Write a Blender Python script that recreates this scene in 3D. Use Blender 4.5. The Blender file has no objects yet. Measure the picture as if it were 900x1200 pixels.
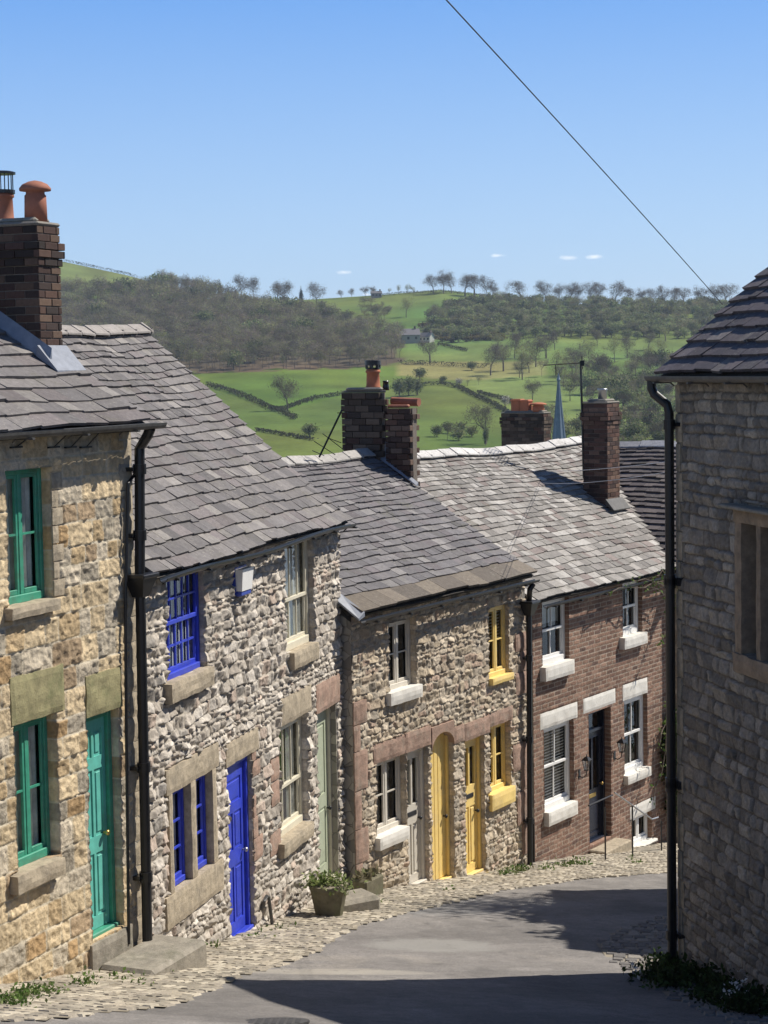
import bpy, math, random
import numpy as np
from mathutils import Matrix, Vector
R = math.radians
sc = bpy.context.scene
col = sc.collection
rnd = random.Random(7)

# ------------------------------------------------------------------ camera
F = 2200.0                      # focal length in photo pixels (photo 900 x 1200)
PITCH, ROLL = 4.39, 0.95
cam_d = bpy.data.cameras.new('camera'); cam = bpy.data.objects.new('camera', cam_d); col.objects.link(cam)
cam.matrix_world = Matrix.Rotation(R(90-PITCH), 4, 'X') @ Matrix.Rotation(-R(ROLL), 4, 'Z')
cam_d.sensor_fit = 'VERTICAL'; cam_d.sensor_height = 24.0; cam_d.lens = 24.0*F/1200.0
cam_d.clip_start = 0.1; cam_d.clip_end = 12000
sc.camera = cam
RM = np.array(cam.matrix_world.to_3x3())
def ray(px, py):
    v = RM @ np.array([(px-450)/F, -(py-600)/F, -1.0])
    return v/v[1]               # scaled so that Y = 1
def at(px, py, Y): return ray(px, py)*Y
def proj(p):
    v = RM.T @ np.asarray(p, float)
    return 450+F*v[0]/-v[2], 600-F*v[1]/-v[2]

# ------------------------------------------------------------------ ground heights
GW = np.array([-6, 0, 15.56, 17.0, 17.84, 20.56, 24.95, 27.85, 30.5, 35.5, 60.0])
GZ = np.array([-.3, -1.6, -5.43, -5.74, -5.93, -6.45, -7.12, -7.62, -8.03, -8.85, -13.2])
def ground(X, Y): return np.interp(np.asarray(Y)+.25*np.asarray(X), GW, GZ)
_t = np.random.RandomState(3).rand(257, 257).astype(np.float64)
def vnoise(x, y, seed=0):
    x = np.asarray(x, float)+seed*17.31; y = np.asarray(y, float)+seed*7.77
    xi = np.floor(x).astype(int); yi = np.floor(y).astype(int); fx = x-xi; fy = y-yi
    fx = fx*fx*(3-2*fx); fy = fy*fy*(3-2*fy); a = xi & 255; b = yi & 255
    return (_t[a, b]*(1-fx)+_t[a+1, b]*fx)*(1-fy)+(_t[a, b+1]*(1-fx)+_t[a+1, b+1]*fx)*fy
def fbm(x, y, seed=0, o=4):
    s = 0; a = .5
    for k in range(o):
        s = s+a*vnoise(np.asarray(x)*2**k, np.asarray(y)*2**k, seed+k*3); a *= .5
    return s/(1-.5**o)
SKX = [-600, 0, 80, 155, 200, 250, 350, 450, 520, 565, 620, 700, 800, 900, 1500]
SKZ = [80, 76, 68, 59, 52, 45, 42, 44.5, 47, 44, 38, 36, 37, 37, 40]
TY = [42, 120, 250, 380, 480, 600, 750, 870, 1000]
TZ = [-12, -33, -48, -29, -20.5, -13.5, -0.5, 12, 24]
def terrain(X, Y):
    X = np.asarray(X, float); Y = np.asarray(Y, float)
    px = 450+F*X/np.maximum(Y, 40)
    R_ = np.interp(px, SKX, SKZ)
    z = np.interp(Y, TY, TZ)
    k = np.clip((Y-740)/410, 0, 1)
    extra = (R_-24-12)*np.clip((Y-740)/410, 0, 1)
    zz = np.where(Y <= 1000, z+extra*.65*k, 0)
    z1000 = 24+(R_-36)*.65*(260/410)**2
    t = np.clip((Y-1000)/150, 0, 1)
    zz = np.where(Y > 1000, z1000+(R_-z1000)*t, zz)
    zz = zz - np.clip((Y-1180)/60, 0, 1e9)*1.0*np.minimum((Y-1180)/300, 1)*(Y > 1180)
    amp = np.clip((Y-300)/200, 0, 1)*np.clip((1130-Y)/80, .15, 1)
    zz = zz + amp*5*(fbm(X/90+40, Y/140+40, 5, 3)-.5)
    return zz
def on_terrain(px, py):
    r = ray(px, py); t = np.linspace(300, 1250, 3000)
    z = terrain(r[0]*t, t); hit = np.nonzero(r[2]*t <= z)[0]
    Y = t[hit[0]] if len(hit) else 1150.0
    return np.array([r[0]*Y, Y, float(terrain(r[0]*Y, Y))])
def on_ground(px, py):
    r = ray(px, py); t = np.linspace(5, 60, 4000); z = ground(r[0]*t, t)
    hit = np.nonzero(r[2]*t <= z)[0]; Y = t[hit[0]] if len(hit) else 60
    return np.array([r[0]*Y, Y, float(ground(r[0]*Y, Y))])

# ------------------------------------------------------------------ materials
def new_mat(name):
    m = bpy.data.materials.new(name); m.use_nodes = True; nt = m.node_tree
    return m, nt, nt.nodes['Principled BSDF']
def noise_node(nt, scale, detail=4, rough=.6, coord=None):
    n = nt.nodes.new('ShaderNodeTexNoise'); n.inputs['Scale'].default_value = scale; n.inputs['Detail'].default_value = detail
    n.inputs['Roughness'].default_value = rough
    if coord is None:
        coord = nt.nodes.new('ShaderNodeTexCoord').outputs['Object']
    nt.links.new(coord, n.inputs['Vector']); return n
def ramp(nt, fac, stops):
    r = nt.nodes.new('ShaderNodeValToRGB'); nt.links.new(fac, r.inputs['Fac'])
    e = r.color_ramp.elements
    while len(e) < len(stops): e.new(.5)
    for i, (p, c) in enumerate(stops): e[i].position = p; e[i].color = (c[0], c[1], c[2], 1)
    return r.outputs['Color']
def mixc(nt, a, b, fac, mode='MIX'):
    n = nt.nodes.new('ShaderNodeMix'); n.data_type = 'RGBA'; n.blend_type = mode
    for sock, v in ((n.inputs['Factor'], fac), (n.inputs['A'], a), (n.inputs['B'], b)):
        if hasattr(v, 'is_output') or isinstance(v, bpy.types.NodeSocket): nt.links.new(v, sock)
        elif isinstance(v, (int, float)): sock.default_value = v
        else: sock.default_value = (v[0], v[1], v[2], 1)
    return n.outputs['Result']
def bump(nt, bsdf, height, strength=.5, dist=.01):
    b = nt.nodes.new('ShaderNodeBump'); b.inputs['Strength'].default_value = strength; b.inputs['Distance'].default_value = dist
    nt.links.new(height, b.inputs['Height']); nt.links.new(b.outputs['Normal'], bsdf.inputs['Normal'])
def attr_mat(name, rough=.85, vary=.35, scale=18, bstr=.6, bdist=.008, spec=.3):
    """colour from the mesh's own Col attribute, broken up by fine noise"""
    m, nt, b = new_mat(name)
    a = nt.nodes.new('ShaderNodeAttribute'); a.attribute_name = 'Col'
    n = noise_node(nt, scale, 6, .7)
    g = ramp(nt, n.outputs['Fac'], [(.25, (1-vary,)*3), (.75, (1+vary*.7,)*3)])
    c = mixc(nt, a.outputs['Color'], g, 1.0, 'MULTIPLY')
    nt.links.new(c, b.inputs['Base Color']); b.inputs['Roughness'].default_value = rough
    b.inputs['Specular IOR Level'].default_value = spec
    bump(nt, b, n.outputs['Fac'], bstr, bdist); return m
def paint(name, c, rough=.4, vary=.12, scale=9, dirt=None, grain=(.15, .003)):
    m, nt, b = new_mat(name)
    n = noise_node(nt, scale, 5, .65)
    lo = [x*(1-vary) for x in c]; hi = [min(1, x*(1+vary)) for x in c]
    cc = ramp(nt, n.outputs['Fac'], [(.3, lo), (.7, hi)])
    if dirt:
        n2 = noise_node(nt, scale*.45, 6, .75)
        k = ramp(nt, n2.outputs['Fac'], [(.5, (0,)*3), (.72, (.75,)*3)])
        cc = mixc(nt, cc, dirt, k)
    nt.links.new(cc, b.inputs['Base Color']); b.inputs['Roughness'].default_value = rough
    n3 = noise_node(nt, 60 if grain[0] < .3 else 22, 6, .75); bump(nt, b, n3.outputs['Fac'], *grain); return m
M = {}
M['wall'] = attr_mat('wall_stone', .9, .45, 26, .8, .012)
M['rockface'] = attr_mat('rock_faced_sandstone', .9, .38, 16, 1.0, .02)
M['brick'] = attr_mat('brickwork', .9, .3, 30, .5, .006)
M['slate'] = attr_mat('roof_slate', .78, .34, 17, .6, .007, .3)
_nt = M['slate'].node_tree; _b = _nt.nodes['Principled BSDF']; _src = _b.inputs['Base Color'].links[0].from_socket
_n1 = noise_node(_nt, 26, 6, .8); _n2 = noise_node(_nt, 1.3, 4, .6); _k = mixc(_nt, ramp(_nt, _n1.outputs['Fac'], [(.56, (0,)*3), (.66, (.8,)*3)]), ramp(_nt, _n2.outputs['Fac'], [(.42, (.1,)*3), (.62, (1,)*3)]), 1.0, 'MULTIPLY')
_c = mixc(_nt, _src, (.38, .36, .30), _k); _n3 = noise_node(_nt, 2.1, 5, .7); _n4 = noise_node(_nt, 40, 4, .8)
_k2 = mixc(_nt, ramp(_nt, _n3.outputs['Fac'], [(.56, (0,)*3), (.68, (.7,)*3)]), ramp(_nt, _n4.outputs['Fac'], [(.45, (0,)*3), (.6, (1,)*3)]), 1.0, 'MULTIPLY')
_nt.links.new(mixc(_nt, _c, (.085, .085, .04), _k2), _b.inputs['Base Color'])
M['sett'] = attr_mat('stone_sett', .85, .35, 20, .7, .008)
M['dressed'] = paint('dressed_gritstone', (.40, .335, .24), .9, .25, 14, (.16, .14, .11), (.8, .012))
M['green_stone'] = paint('algae_green_lintel', (.30, .27, .14), .9, .3, 6, (.17, .19, .08), (.8, .012))
M['red_stone'] = paint('red_sandstone', (.36, .24, .18), .9, .3, 9, (.27, .24, .19), (.8, .012))
M['grey_stone'] = paint('weathered_step_stone', (.28, .25, .20), .9, .3, 7, (.10, .10, .06), (.8, .012))
M['white'] = paint('white_paint', (.78, .77, .74), .4, .05)
M['white_stone'] = paint('painted_white_stone', (.74, .71, .64), .7, .08, 8, (.55, .5, .42))
M['cream'] = paint('cream_paint', (.66, .61, .47), .45, .08, 9, (.5, .46, .36))
M['palegrey'] = paint('pale_grey_paint', (.62, .575, .49), .45, .08)
M['sage'] = paint('sage_paint', (.40, .44, .32), .5, .08)
M['green'] = paint('green_paint', (.05, .29, .19), .45, .2, 9, (.10, .17, .12))
M['teal'] = paint('turquoise_door_paint', (.13, .48, .40), .4, .15, 6, (.12, .36, .27))
M['blue'] = paint('cobalt_paint', (.03, .055, .50), .45, .2, 7, (.06, .08, .36))
M['yellow'] = paint('ochre_yellow_paint', (.86, .63, .21), .55, .08, 8, (.66, .5, .26))
M['navy'] = paint('navy_door_paint', (.012, .016, .03), .25, .2)
M['black'] = paint('black_ironwork', (.012, .012, .013), .35, .3)
M['castiron'] = paint('dull_grey_gutter', (.07, .068, .065), .5, .35, 12, (.03, .03, .03))
M['lead'] = paint('lead_flashing', (.22, .24, .28), .45, .2, 10, (.18, .2, .24))
M['brass'] = paint('brass', (.6, .42, .14), .3, .1); M['brass'].node_tree.nodes['Principled BSDF'].inputs['Metallic'].default_value = .9
M['steel'] = paint('dull_steel', (.45, .45, .45), .35, .1); M['steel'].node_tree.nodes['Principled BSDF'].inputs['Metallic'].default_value = .8
M['terracotta'] = paint('terracotta', (.33, .125, .075), .8, .2, 8, (.25, .11, .07))
M['orange_clay'] = paint('orange_clay', (.42, .14, .065), .8, .15, 8, (.4, .14, .08))
M['mortar'] = paint('lime_mortar', (.30, .27, .22), .95, .25, 20)
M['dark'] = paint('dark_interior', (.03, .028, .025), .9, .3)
M['blind'] = paint('fabric_blind', (.62, .62, .64), .8, .1)
M['curtain'] = paint('net_curtain', (.62, .60, .55), .9, .35, 5)
M['timber'] = paint('old_timber', (.10, .07, .05), .8, .3)
M['wire'] = paint('pale_cable', (.55, .55, .55), .6, .1)
M['wire_dark'] = paint('dark_cable', (.045, .05, .06), .6, .1)
M['bluecase'] = paint('blue_plastic', (.03, .06, .35), .4, .1)
M['foliage'] = attr_mat('leaves', .7, .3, 30, .1, .002, .1)
_nt = M['foliage'].node_tree; _b = _nt.nodes['Principled BSDF']; _tl = _nt.nodes.new('ShaderNodeBsdfTranslucent'); _mx = _nt.nodes.new('ShaderNodeMixShader'); _mx.inputs['Fac'].default_value = .35
_nt.links.new(_b.inputs['Base Color'].links[0].from_socket, _tl.inputs['Color']); _nt.links.new(_b.outputs[0], _mx.inputs[1]); _nt.links.new(_tl.outputs[0], _mx.inputs[2]); _nt.links.new(_mx.outputs[0], _nt.nodes['Material Output'].inputs['Surface'])
M['twig'] = paint('twig_bark', (.13, .10, .075), .9, .3)
# glass: a real fresnel mix of clear and mirror
m, nt, b = new_mat('window_glass'); nt.nodes.remove(b)
tr = nt.nodes.new('ShaderNodeBsdfTransparent'); tr.inputs['Color'].default_value = (.80, .84, .84, 1)
gl = nt.nodes.new('ShaderNodeBsdfGlossy'); gl.inputs['Roughness'].default_value = .04
lw = nt.nodes.new('ShaderNodeLayerWeight'); lw.inputs['Blend'].default_value = .5
pw_ = nt.nodes.new('ShaderNodeMath'); pw_.operation = 'POWER'; nt.links.new(lw.outputs['Facing'], pw_.inputs[0]); pw_.inputs[1].default_value = 4.0
fr = nt.nodes.new('ShaderNodeMath'); fr.operation = 'MULTIPLY_ADD'; nt.links.new(pw_.outputs[0], fr.inputs[0]); fr.inputs[1].default_value = .9; fr.inputs[2].default_value = .06
n = noise_node(nt, 3, 2); bp = nt.nodes.new('ShaderNodeBump'); bp.inputs['Strength'].default_value = .08; bp.inputs['Distance'].default_value = .02
nt.links.new(n.outputs['Fac'], bp.inputs['Height']); nt.links.new(bp.outputs['Normal'], gl.inputs['Normal'])
mx = nt.nodes.new('ShaderNodeMixShader'); nt.links.new(fr.outputs[0], mx.inputs['Fac']); nt.links.new(tr.outputs[0], mx.inputs[1]); nt.links.new(gl.outputs[0], mx.inputs[2])
nt.links.new(mx.outputs[0], nt.nodes['Material Output'].inputs['Surface']); M['glass'] = m
# plain rubble for the sides nobody sees closely
m, nt, b = new_mat('side_rubble'); co = nt.nodes.new('ShaderNodeTexCoord').outputs['Object']
v = nt.nodes.new('ShaderNodeTexVoronoi'); v.inputs['Scale'].default_value = 6; nt.links.new(co, v.inputs['Vector'])
v2 = nt.nodes.new('ShaderNodeTexVoronoi'); v2.feature = 'DISTANCE_TO_EDGE'; v2.inputs['Scale'].default_value = 6; nt.links.new(co, v2.inputs['Vector'])
s_ = ramp(nt, v.outputs['Color'], [(.2, (.22, .20, .17)), (.8, (.42, .38, .31))])
e_ = ramp(nt, v2.outputs['Distance'], [(.005, (0,)*3), (.03, (1,)*3)])
nt.links.new(mixc(nt, (.20, .18, .145), s_, e_), b.inputs['Base Color']); b.inputs['Roughness'].default_value = .9; bump(nt, b, e_, .6, .02); M['side'] = m

# ------------------------------------------------------------------ mesh helpers
def tag(o, label=None, cat=None, group=None, kind=None):
    if label: o['label'] = label
    if cat: o['category'] = cat
    if group: o['group'] = group
    if kind: o['kind'] = kind
    return o
def empty(name, loc, rz=0, **k):
    o = bpy.data.objects.new(name, None); col.objects.link(o); o.location = loc; o.rotation_euler = (0, 0, rz); o.empty_display_size = .2
    return tag(o, **k)
class MB:
    def __init__(s): s.v = []; s.f = []; s.c = []; s.m = []; s.mi = 0
    def poly(s, pts, c=None):
        i = len(s.v); s.v += [tuple(map(float, p)) for p in pts]; s.f.append(tuple(range(i, i+len(pts)))); s.c.append(c); s.m.append(s.mi)
    def hexa(s, p, c=None, skip=()):
        i = len(s.v); s.v += [tuple(map(float, q)) for q in p]
        for k, q in enumerate(((0, 3, 2, 1), (4, 5, 6, 7), (0, 1, 5, 4), (1, 2, 6, 5), (2, 3, 7, 6), (3, 0, 4, 7))):
            if k in skip: continue
            s.f.append(tuple(i+j for j in q)); s.c.append(c); s.m.append(s.mi)
    def box(s, x0, x1, y0, y1, z0, z1, c=None, b=0):
        if x0 > x1: x0, x1 = x1, x0
        if y0 > y1: y0, y1 = y1, y0
        if z0 > z1: z0, z1 = z1, z0
        if b <= 0:
            s.hexa([(x0, y0, z0), (x1, y0, z0), (x1, y1, z0), (x0, y1, z0), (x0, y0, z1), (x1, y0, z1), (x1, y1, z1), (x0, y1, z1)], c); return
        b = min(b, (x1-x0)*.45, (y1-y0)*.45, (z1-z0)*.45); i = len(s.v)
        # chamfered box: 24 vertices
        idx = {}
        for a, (X, sx) in enumerate(((x0, 1), (x1, -1))):
            for bb, (Y, sy) in enumerate(((y0, 1), (y1, -1))):
                for cc, (Z, sz) in enumerate(((z0, 1), (z1, -1))):
                    for ax in range(3):
                        p = [X+sx*b, Y+sy*b, Z+sz*b]; p[ax] = (X, Y, Z)[ax]
                        idx[(a, bb, cc, ax)] = len(s.v); s.v.append(tuple(map(float, p)))
        def f(*k): s.f.append(tuple(idx[q] for q in k)); s.c.append(c); s.m.append(s.mi)
        f((0,0,0,0),(0,0,1,0),(0,1,1,0),(0,1,0,0)); f((1,0,0,0),(1,1,0,0),(1,1,1,0),(1,0,1,0))
        f((0,0,0,1),(1,0,0,1),(1,0,1,1),(0,0,1,1)); f((0,1,0,1),(0,1,1,1),(1,1,1,1),(1,1,0,1))
        f((0,0,0,2),(0,1,0,2),(1,1,0,2),(1,0,0,2)); f((0,0,1,2),(1,0,1,2),(1,1,1,2),(0,1,1,2))
        for a in (0,1):
            for q in (0,1):
                f((a,q,0,0),(a,q,1,0),(a,q,1,1),(a,q,0,1)); f((a,0,q,0),(a,1,q,0),(a,1,q,2),(a,0,q,2)); f((0,a,q,1),(1,a,q,1),(1,a,q,2),(0,a,q,2))
                for r in (0,1): f((a,q,r,0),(a,q,r,1),(a,q,r,2))
    def block(s, x0, x1, y0, y1, z0, z1, amp=.006, step=.05):
        nx, nz = max(2, int((x1-x0)/step)), max(2, int((z1-z0)/step)); sd = (x0*13.7+z0*7.3) % 50; g = []
        for i in range(nx+1):
            row = []
            for j in range(nz+1):
                u, v = i/nx, j/nz; e = min(u, 1-u, v, 1-v); xx = x0+(x1-x0)*u; zz = z0+(z1-z0)*v
                n = float(fbm(xx*7+sd, zz*7, 3, 3))-.5; n2 = float(vnoise(xx*9+sd, zz*9+5, 2))-.5; n3 = float(vnoise(xx*9+sd+9, zz*9, 4))-.5
                row.append((xx+n2*amp*2, y0+(.010 if e == 0 else 0)+n*amp*3, zz+n3*amp*2))
            g.append(row)
        for i in range(nx):
            for j in range(nz): s.poly([g[i][j], g[i+1][j], g[i+1][j+1], g[i][j+1]])
        def side(line):
            for p, q in zip(line, line[1:]): s.poly([p, (p[0], y1, p[2]), (q[0], y1, q[2]), q])
        side([r[0] for r in g][::-1]); side([r[-1] for r in g]); side(g[0]); side(g[-1][::-1])
    def tube(s, pts, r, n=8, c=None, cap=True):
        pts = [Vector(p) for p in pts]; rs = r if isinstance(r, (list, tuple)) else [r]*len(pts); i0 = len(s.v)
        for k, p in enumerate(pts):
            d = (pts[min(k+1, len(pts)-1)]-pts[max(k-1, 0)]).normalized()
            a = d.orthogonal().normalized() if k == 0 else (a-d*a.dot(d)).normalized()
            b = d.cross(a)
            for j in range(n):
                t = 2*math.pi*j/n; q = p+(a*math.cos(t)+b*math.sin(t))*rs[k]; s.v.append(tuple(q))
        for k in range(len(pts)-1):
            for j in range(n):
                a0 = i0+k*n+j; a1 = i0+k*n+(j+1) % n; s.f.append((a0, a1, a1+n, a0+n)); s.c.append(c); s.m.append(s.mi)
        if cap:
            s.f.append(tuple(i0+j for j in range(n))[::-1]); s.c.append(c); s.m.append(s.mi)
            s.f.append(tuple(i0+(len(pts)-1)*n+j for j in range(n))); s.c.append(c); s.m.append(s.mi)
    def lathe(s, x, y, prof, n=20, c=None):
        s.tube([(x, y, z) for z, r in prof], [max(r, .001) for z, r in prof], n, c)
    def build(s, name, mats, parent=None, dz=0.0, smooth=False):
        me = bpy.data.meshes.new(name)
        v = [(a, b, c_+dz) for a, b, c_ in s.v] if dz else s.v
        me.from_pydata(v, [], s.f)
        if not isinstance(mats, (list, tuple)): mats = [mats]
        for m_ in mats: me.materials.append(m_)
        if len(mats) > 1: me.polygons.foreach_set('material_index', np.array(s.m, dtype=np.int32))
        if any(c is not None for c in s.c):
            at_ = me.attributes.new('Col', 'FLOAT_COLOR', 'FACE')
            at_.data.foreach_set('color', np.array([(*(c or (.3, .3, .3)), 1) for c in s.c], dtype=np.float32).ravel())
        if smooth: me.polygons.foreach_set('use_smooth', [True]*len(me.polygons))
        me.update(); o = bpy.data.objects.new(name, me); col.objects.link(o)
        if parent: o.parent = parent
        return o
def np_mesh(name, V, Fq, colr=None, mats=None, parent=None, smooth=False, dom='POINT', mi=None, tri=False):
    me = bpy.data.meshes.new(name); n = len(Fq); k = 3 if tri else 4
    me.vertices.add(len(V)); me.vertices.foreach_set('co', np.asarray(V, np.float32).ravel())
    me.loops.add(n*k); me.loops.foreach_set('vertex_index', np.asarray(Fq, np.int32).ravel())
    me.polygons.add(n); me.polygons.foreach_set('loop_start', np.arange(0, n*k, k, dtype=np.int32))
    me.polygons.foreach_set('loop_total', np.full(n, k, np.int32))
    for m_ in (mats if isinstance(mats, (list, tuple)) else [mats]): me.materials.append(m_)
    if mi is not None: me.polygons.foreach_set('material_index', np.asarray(mi, np.int32))
    if smooth: me.polygons.foreach_set('use_smooth', np.ones(n, bool))
    me.update(calc_edges=True); me.validate()
    if colr is not None:
        a = me.attributes.new('Col', 'FLOAT_COLOR', dom)
        a.data.foreach_set('color', np.concatenate([colr, np.ones((len(colr), 1))], 1).astype(np.float32).ravel())
    o = bpy.data.objects.new(name, me); col.objects.link(o)
    if parent: o.parent = parent
    return o

class Plane:
    """a house front: local x along the street, y into the house, z up"""
    def __init__(s, x, y, theta, zb):
        s.o = np.array([x, y, 0.]); s.th = R(theta); s.S = np.array([math.sin(s.th), math.cos(s.th), 0]); s.N = np.array([-math.cos(s.th), math.sin(s.th), 0]); s.zb = zb; s.flats = []
    def pt(s, px, py, d=0):
        r = ray(px, py); t = (d+s.o@s.N)/(r@s.N); p = r*t
        return (p-s.o)@s.S, p[2]
    def rect(s, tl, tr, bl, br, d=0):
        a, b, c, e = (s.pt(*q, d) for q in (tl, tr, bl, br))
        return ((a[0]+c[0])/2, (b[0]+e[0])/2, (c[1]+e[1])/2, (a[1]+b[1])/2)   # s0 s1 z0 z1
    def proud(s, r, pj):
        o = []
        for x, z in ((r[0], r[2]), (r[1], r[3])):
            p = s.world(x, 0, z); t = (s.o@s.N-pj)/(p@s.N); q = p*t; o.append(((q-s.o)@s.S, q[2]))
        return (o[0][0]*.35+r[0]*.65, o[1][0], o[0][1], o[1][1])
    def world(s, x, d, z): return s.o+s.S*x+s.N*d+np.array([0, 0, z])
    def empty(s, name, **k): return empty(name, (s.o[0], s.o[1], s.zb), math.pi/2-s.th, **k)

# ------------------------------------------------------------------ walls of real stones
def smooth01(a, b, x): t = np.clip((x-a)/(b-a), 0, 1); return t*t*(3-2*t)
DEFER = []
def stone_wall(*a, **k): DEFER.append((a, k))
def stone_wall_now(name, P, s0, s1, z0, z1, openings, parent, style, cell=(.018, .014), seed=1, reveal=.16, mat='wall', arch=None):
    rs = np.random.RandomState(seed)
    ns = int((s1-s0)/cell[0])+1; nz = int((z1-z0)/cell[1])+1
    sl = np.linspace(s0, s1, ns); zl = np.linspace(z0, z1, nz); rng = []
    for (a, b, c, d) in openings:
        def snap(l, x):
            i = int(np.argmin(abs(l-x))); l[i] = x; return i
        rng.append((snap(sl, max(a, s0)), snap(sl, min(b, s1)), snap(zl, c), snap(zl, min(d, z1))))
    Sg, Zg = np.meshgrid(sl, zl, indexing='ij')
    w = style.get('warp', .03); wf = style.get('wf', 2.2)
    s2 = Sg+w*2*(fbm(Sg*wf, Zg*wf, seed)-.5)+style.get('warp2', .012)*2*(vnoise(Sg*11, Zg*11, seed+9)-.5)
    z2 = Zg+w*2*(fbm(Sg*wf+30, Zg*wf, seed+5)-.5)+style.get('warp2', .012)*2*(vnoise(Sg*11+50, Zg*11, seed+11)-.5)+style.get('slope', 0)*Sg
    ch, cj = style['course']
    cz = [z2.min()-.3]
    while cz[-1] < z2.max()+.3: cz.append(cz[-1]+ch*(1+cj*(rs.rand()*2-1)))
    cz = np.array(cz); ci = np.clip(np.searchsorted(cz, z2)-1, 0, len(cz)-2)
    bw, bj = style['width']; nmax = int((s1-s0+2)/(bw*(1-bj)))+4
    lefts = np.zeros((len(cz), nmax))
    for k in range(len(cz)):
        ww = bw*(1+bj*(rs.rand(nmax)*2-1))
        if style.get('bond'): ww[:] = bw; st = s0-.5-(k % 2)*bw/2
        else: st = s0-.8-rs.rand()*bw; ww *= (.75+.6*((cz[min(k+1, len(cz)-1)]-cz[k])/ch-.5))
        lefts[k] = st+np.cumsum(ww)-ww[0]
    si = np.zeros_like(ci); L = np.zeros_like(s2); Rr = np.zeros_like(s2)
    for k in np.unique(ci):
        mk = ci == k; q = np.clip(np.searchsorted(lefts[k], s2[mk])-1, 0, nmax-2); si[mk] = q; L[mk] = lefts[k][q]; Rr[mk] = lefts[k][q+1]
    du = np.minimum(s2-L, Rr-s2); dv = np.minimum(z2-cz[ci], cz[ci+1]-z2)
    e = np.clip(du, 0, 1)*np.clip(dv, 0, 1)/(np.clip(du, 0, 1)+np.clip(dv, 0, 1)+1e-6)
    j = style.get('joint', .006); rr = style.get('round', .02)
    prof = smooth01(j*.5, j*.5+rr, e)
    hid = (ci*131+si*17) % 4096
    r1 = rs.rand(4096); r2 = rs.rand(4096)*2-1; r3 = rs.rand(4096)*2-1; r4 = rs.rand(4096)
    u = (s2-L)/(Rr-L+1e-6)-.5; v = (z2-cz[ci])/(cz[ci+1]-cz[ci])-.5
    dep = style.get('relief', .03); nf = style.get('nf', 14)
    nz_ = fbm(Sg*nf+r1[hid]*9, Zg*nf+r4[hid]*9, seed+20, 4)-.5
    rid = 1-2*abs(fbm(Sg*nf*.7+r1[hid]*5, Zg*nf*.7, seed+33, 3)-.5)
    h = prof*(dep*(.45+.55*r1[hid])+style.get('tilt', .015)*(r2[hid]*u+r3[hid]*v)+style.get('rough', .02)*nz_+style.get('ridge', 0)*(rid-.8))
    for (f0, f1, g0, g1, pj) in P.flats:
        mk = (Sg > f0-.012) & (Sg < f1+.012) & (Zg > g0-.012) & (Zg < g1+.012); h[mk] = np.minimum(h[mk], max(pj-.012, -.02))
    pal = np.array(style['cols']); pk = rs.choice(len(pal), 4096, p=style.get('p'))
    sc_ = pal[pk[hid]]*(1+style.get('cv', .2)*(r4[hid]*2-1))[..., None]*(1+.5*(fbm(Sg*5, Zg*5, seed+44, 3)-.5))[..., None]
    mc = np.array(style['mortar'])*(1+.4*(fbm(Sg*6, Zg*6, seed+50)-.5))[..., None]
    k = smooth01(j*.3, j*.3+.006, e)[..., None]
    C = mc*(1-k)+sc_*k
    V = np.stack([Sg, -h, Zg-P.zb], -1).reshape(-1, 3); C = np.clip(C, 0, 1).reshape(-1, 3)
    I = np.arange(ns*nz).reshape(ns, nz)
    keep = np.ones((ns-1, nz-1), bool)
    for (a, b, c, d) in rng: keep[a:b, c:d] = False
    q = np.stack([I[:-1, :-1], I[1:, :-1], I[1:, 1:], I[:-1, 1:]], -1)[keep]
    Vx, Cx, Fx = [V], [C], [q]; base = len(V)
    for (a, b, c, d) in rng:
        for line in (I[a, c:d+1], I[b, c:d+1], I[a:b+1, c], I[a:b+1, d]):
            n_ = len(line)
            if n_ < 2: continue
            top = V[line].copy(); steps = [top]
            for dd in (.4, 1.0):
                t = top.copy(); t[:, 1] = reveal*dd+.006*np.random.RandomState(n_).randn(n_)*(dd < 1); steps.append(t)
            Vn = np.concatenate(steps[1:]); cc = np.concatenate([C[line]]*2)
            ids = [line, base+np.arange(n_), base+n_+np.arange(n_)]
            Vx.append(Vn); Cx.append(cc); base += 2*n_
            for g in (0, 1):
                A, B = ids[g], ids[g+1]; Fx.append(np.stack([A[:-1], A[1:], B[1:], B[:-1]], -1))
    return np_mesh(name, np.concatenate(Vx), np.concatenate(Fx), np.concatenate(Cx), M[mat], parent)

RUBBLE = dict(course=(.11, .5), width=(.145, .65), warp=.045, warp2=.012, joint=.009, round=.006, relief=.028, tilt=.06, rough=.03, ridge=.018, nf=14,
    cols=[(.51, .455, .385), (.60, .545, .47), (.42, .37, .31), (.47, .38, .31), (.35, .32, .28)], p=[.35, .25, .2, .1, .1], mortar=(.40, .355, .29), cv=.18)
RUBBLE3 = dict(course=(.10, .5), width=(.135, .65), warp=.045, warp2=.014, joint=.010, round=.006, relief=.017, tilt=.05, rough=.03, ridge=.018, nf=14,
    cols=[(.52, .43, .31), (.60, .51, .39), (.46, .37, .27), (.48, .36, .27), (.38, .33, .26)], p=[.35, .25, .2, .1, .1], mortar=(.42, .36, .28), cv=.15)
ASHLAR = dict(course=(.215, .22), width=(.30, .5), warp=.006, warp2=.003, wf=1.0, joint=.011, round=.004, relief=.013, tilt=.014, rough=.035, ridge=.022, nf=17,
    cols=[(.60, .475, .30), (.51, .38, .22), (.40, .295, .185), (.54, .465, .35), (.46, .31, .16), (.39, .34, .26)], p=[.36, .2, .12, .18, .05, .09], mortar=(.60, .53, .40), cv=.15)
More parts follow.
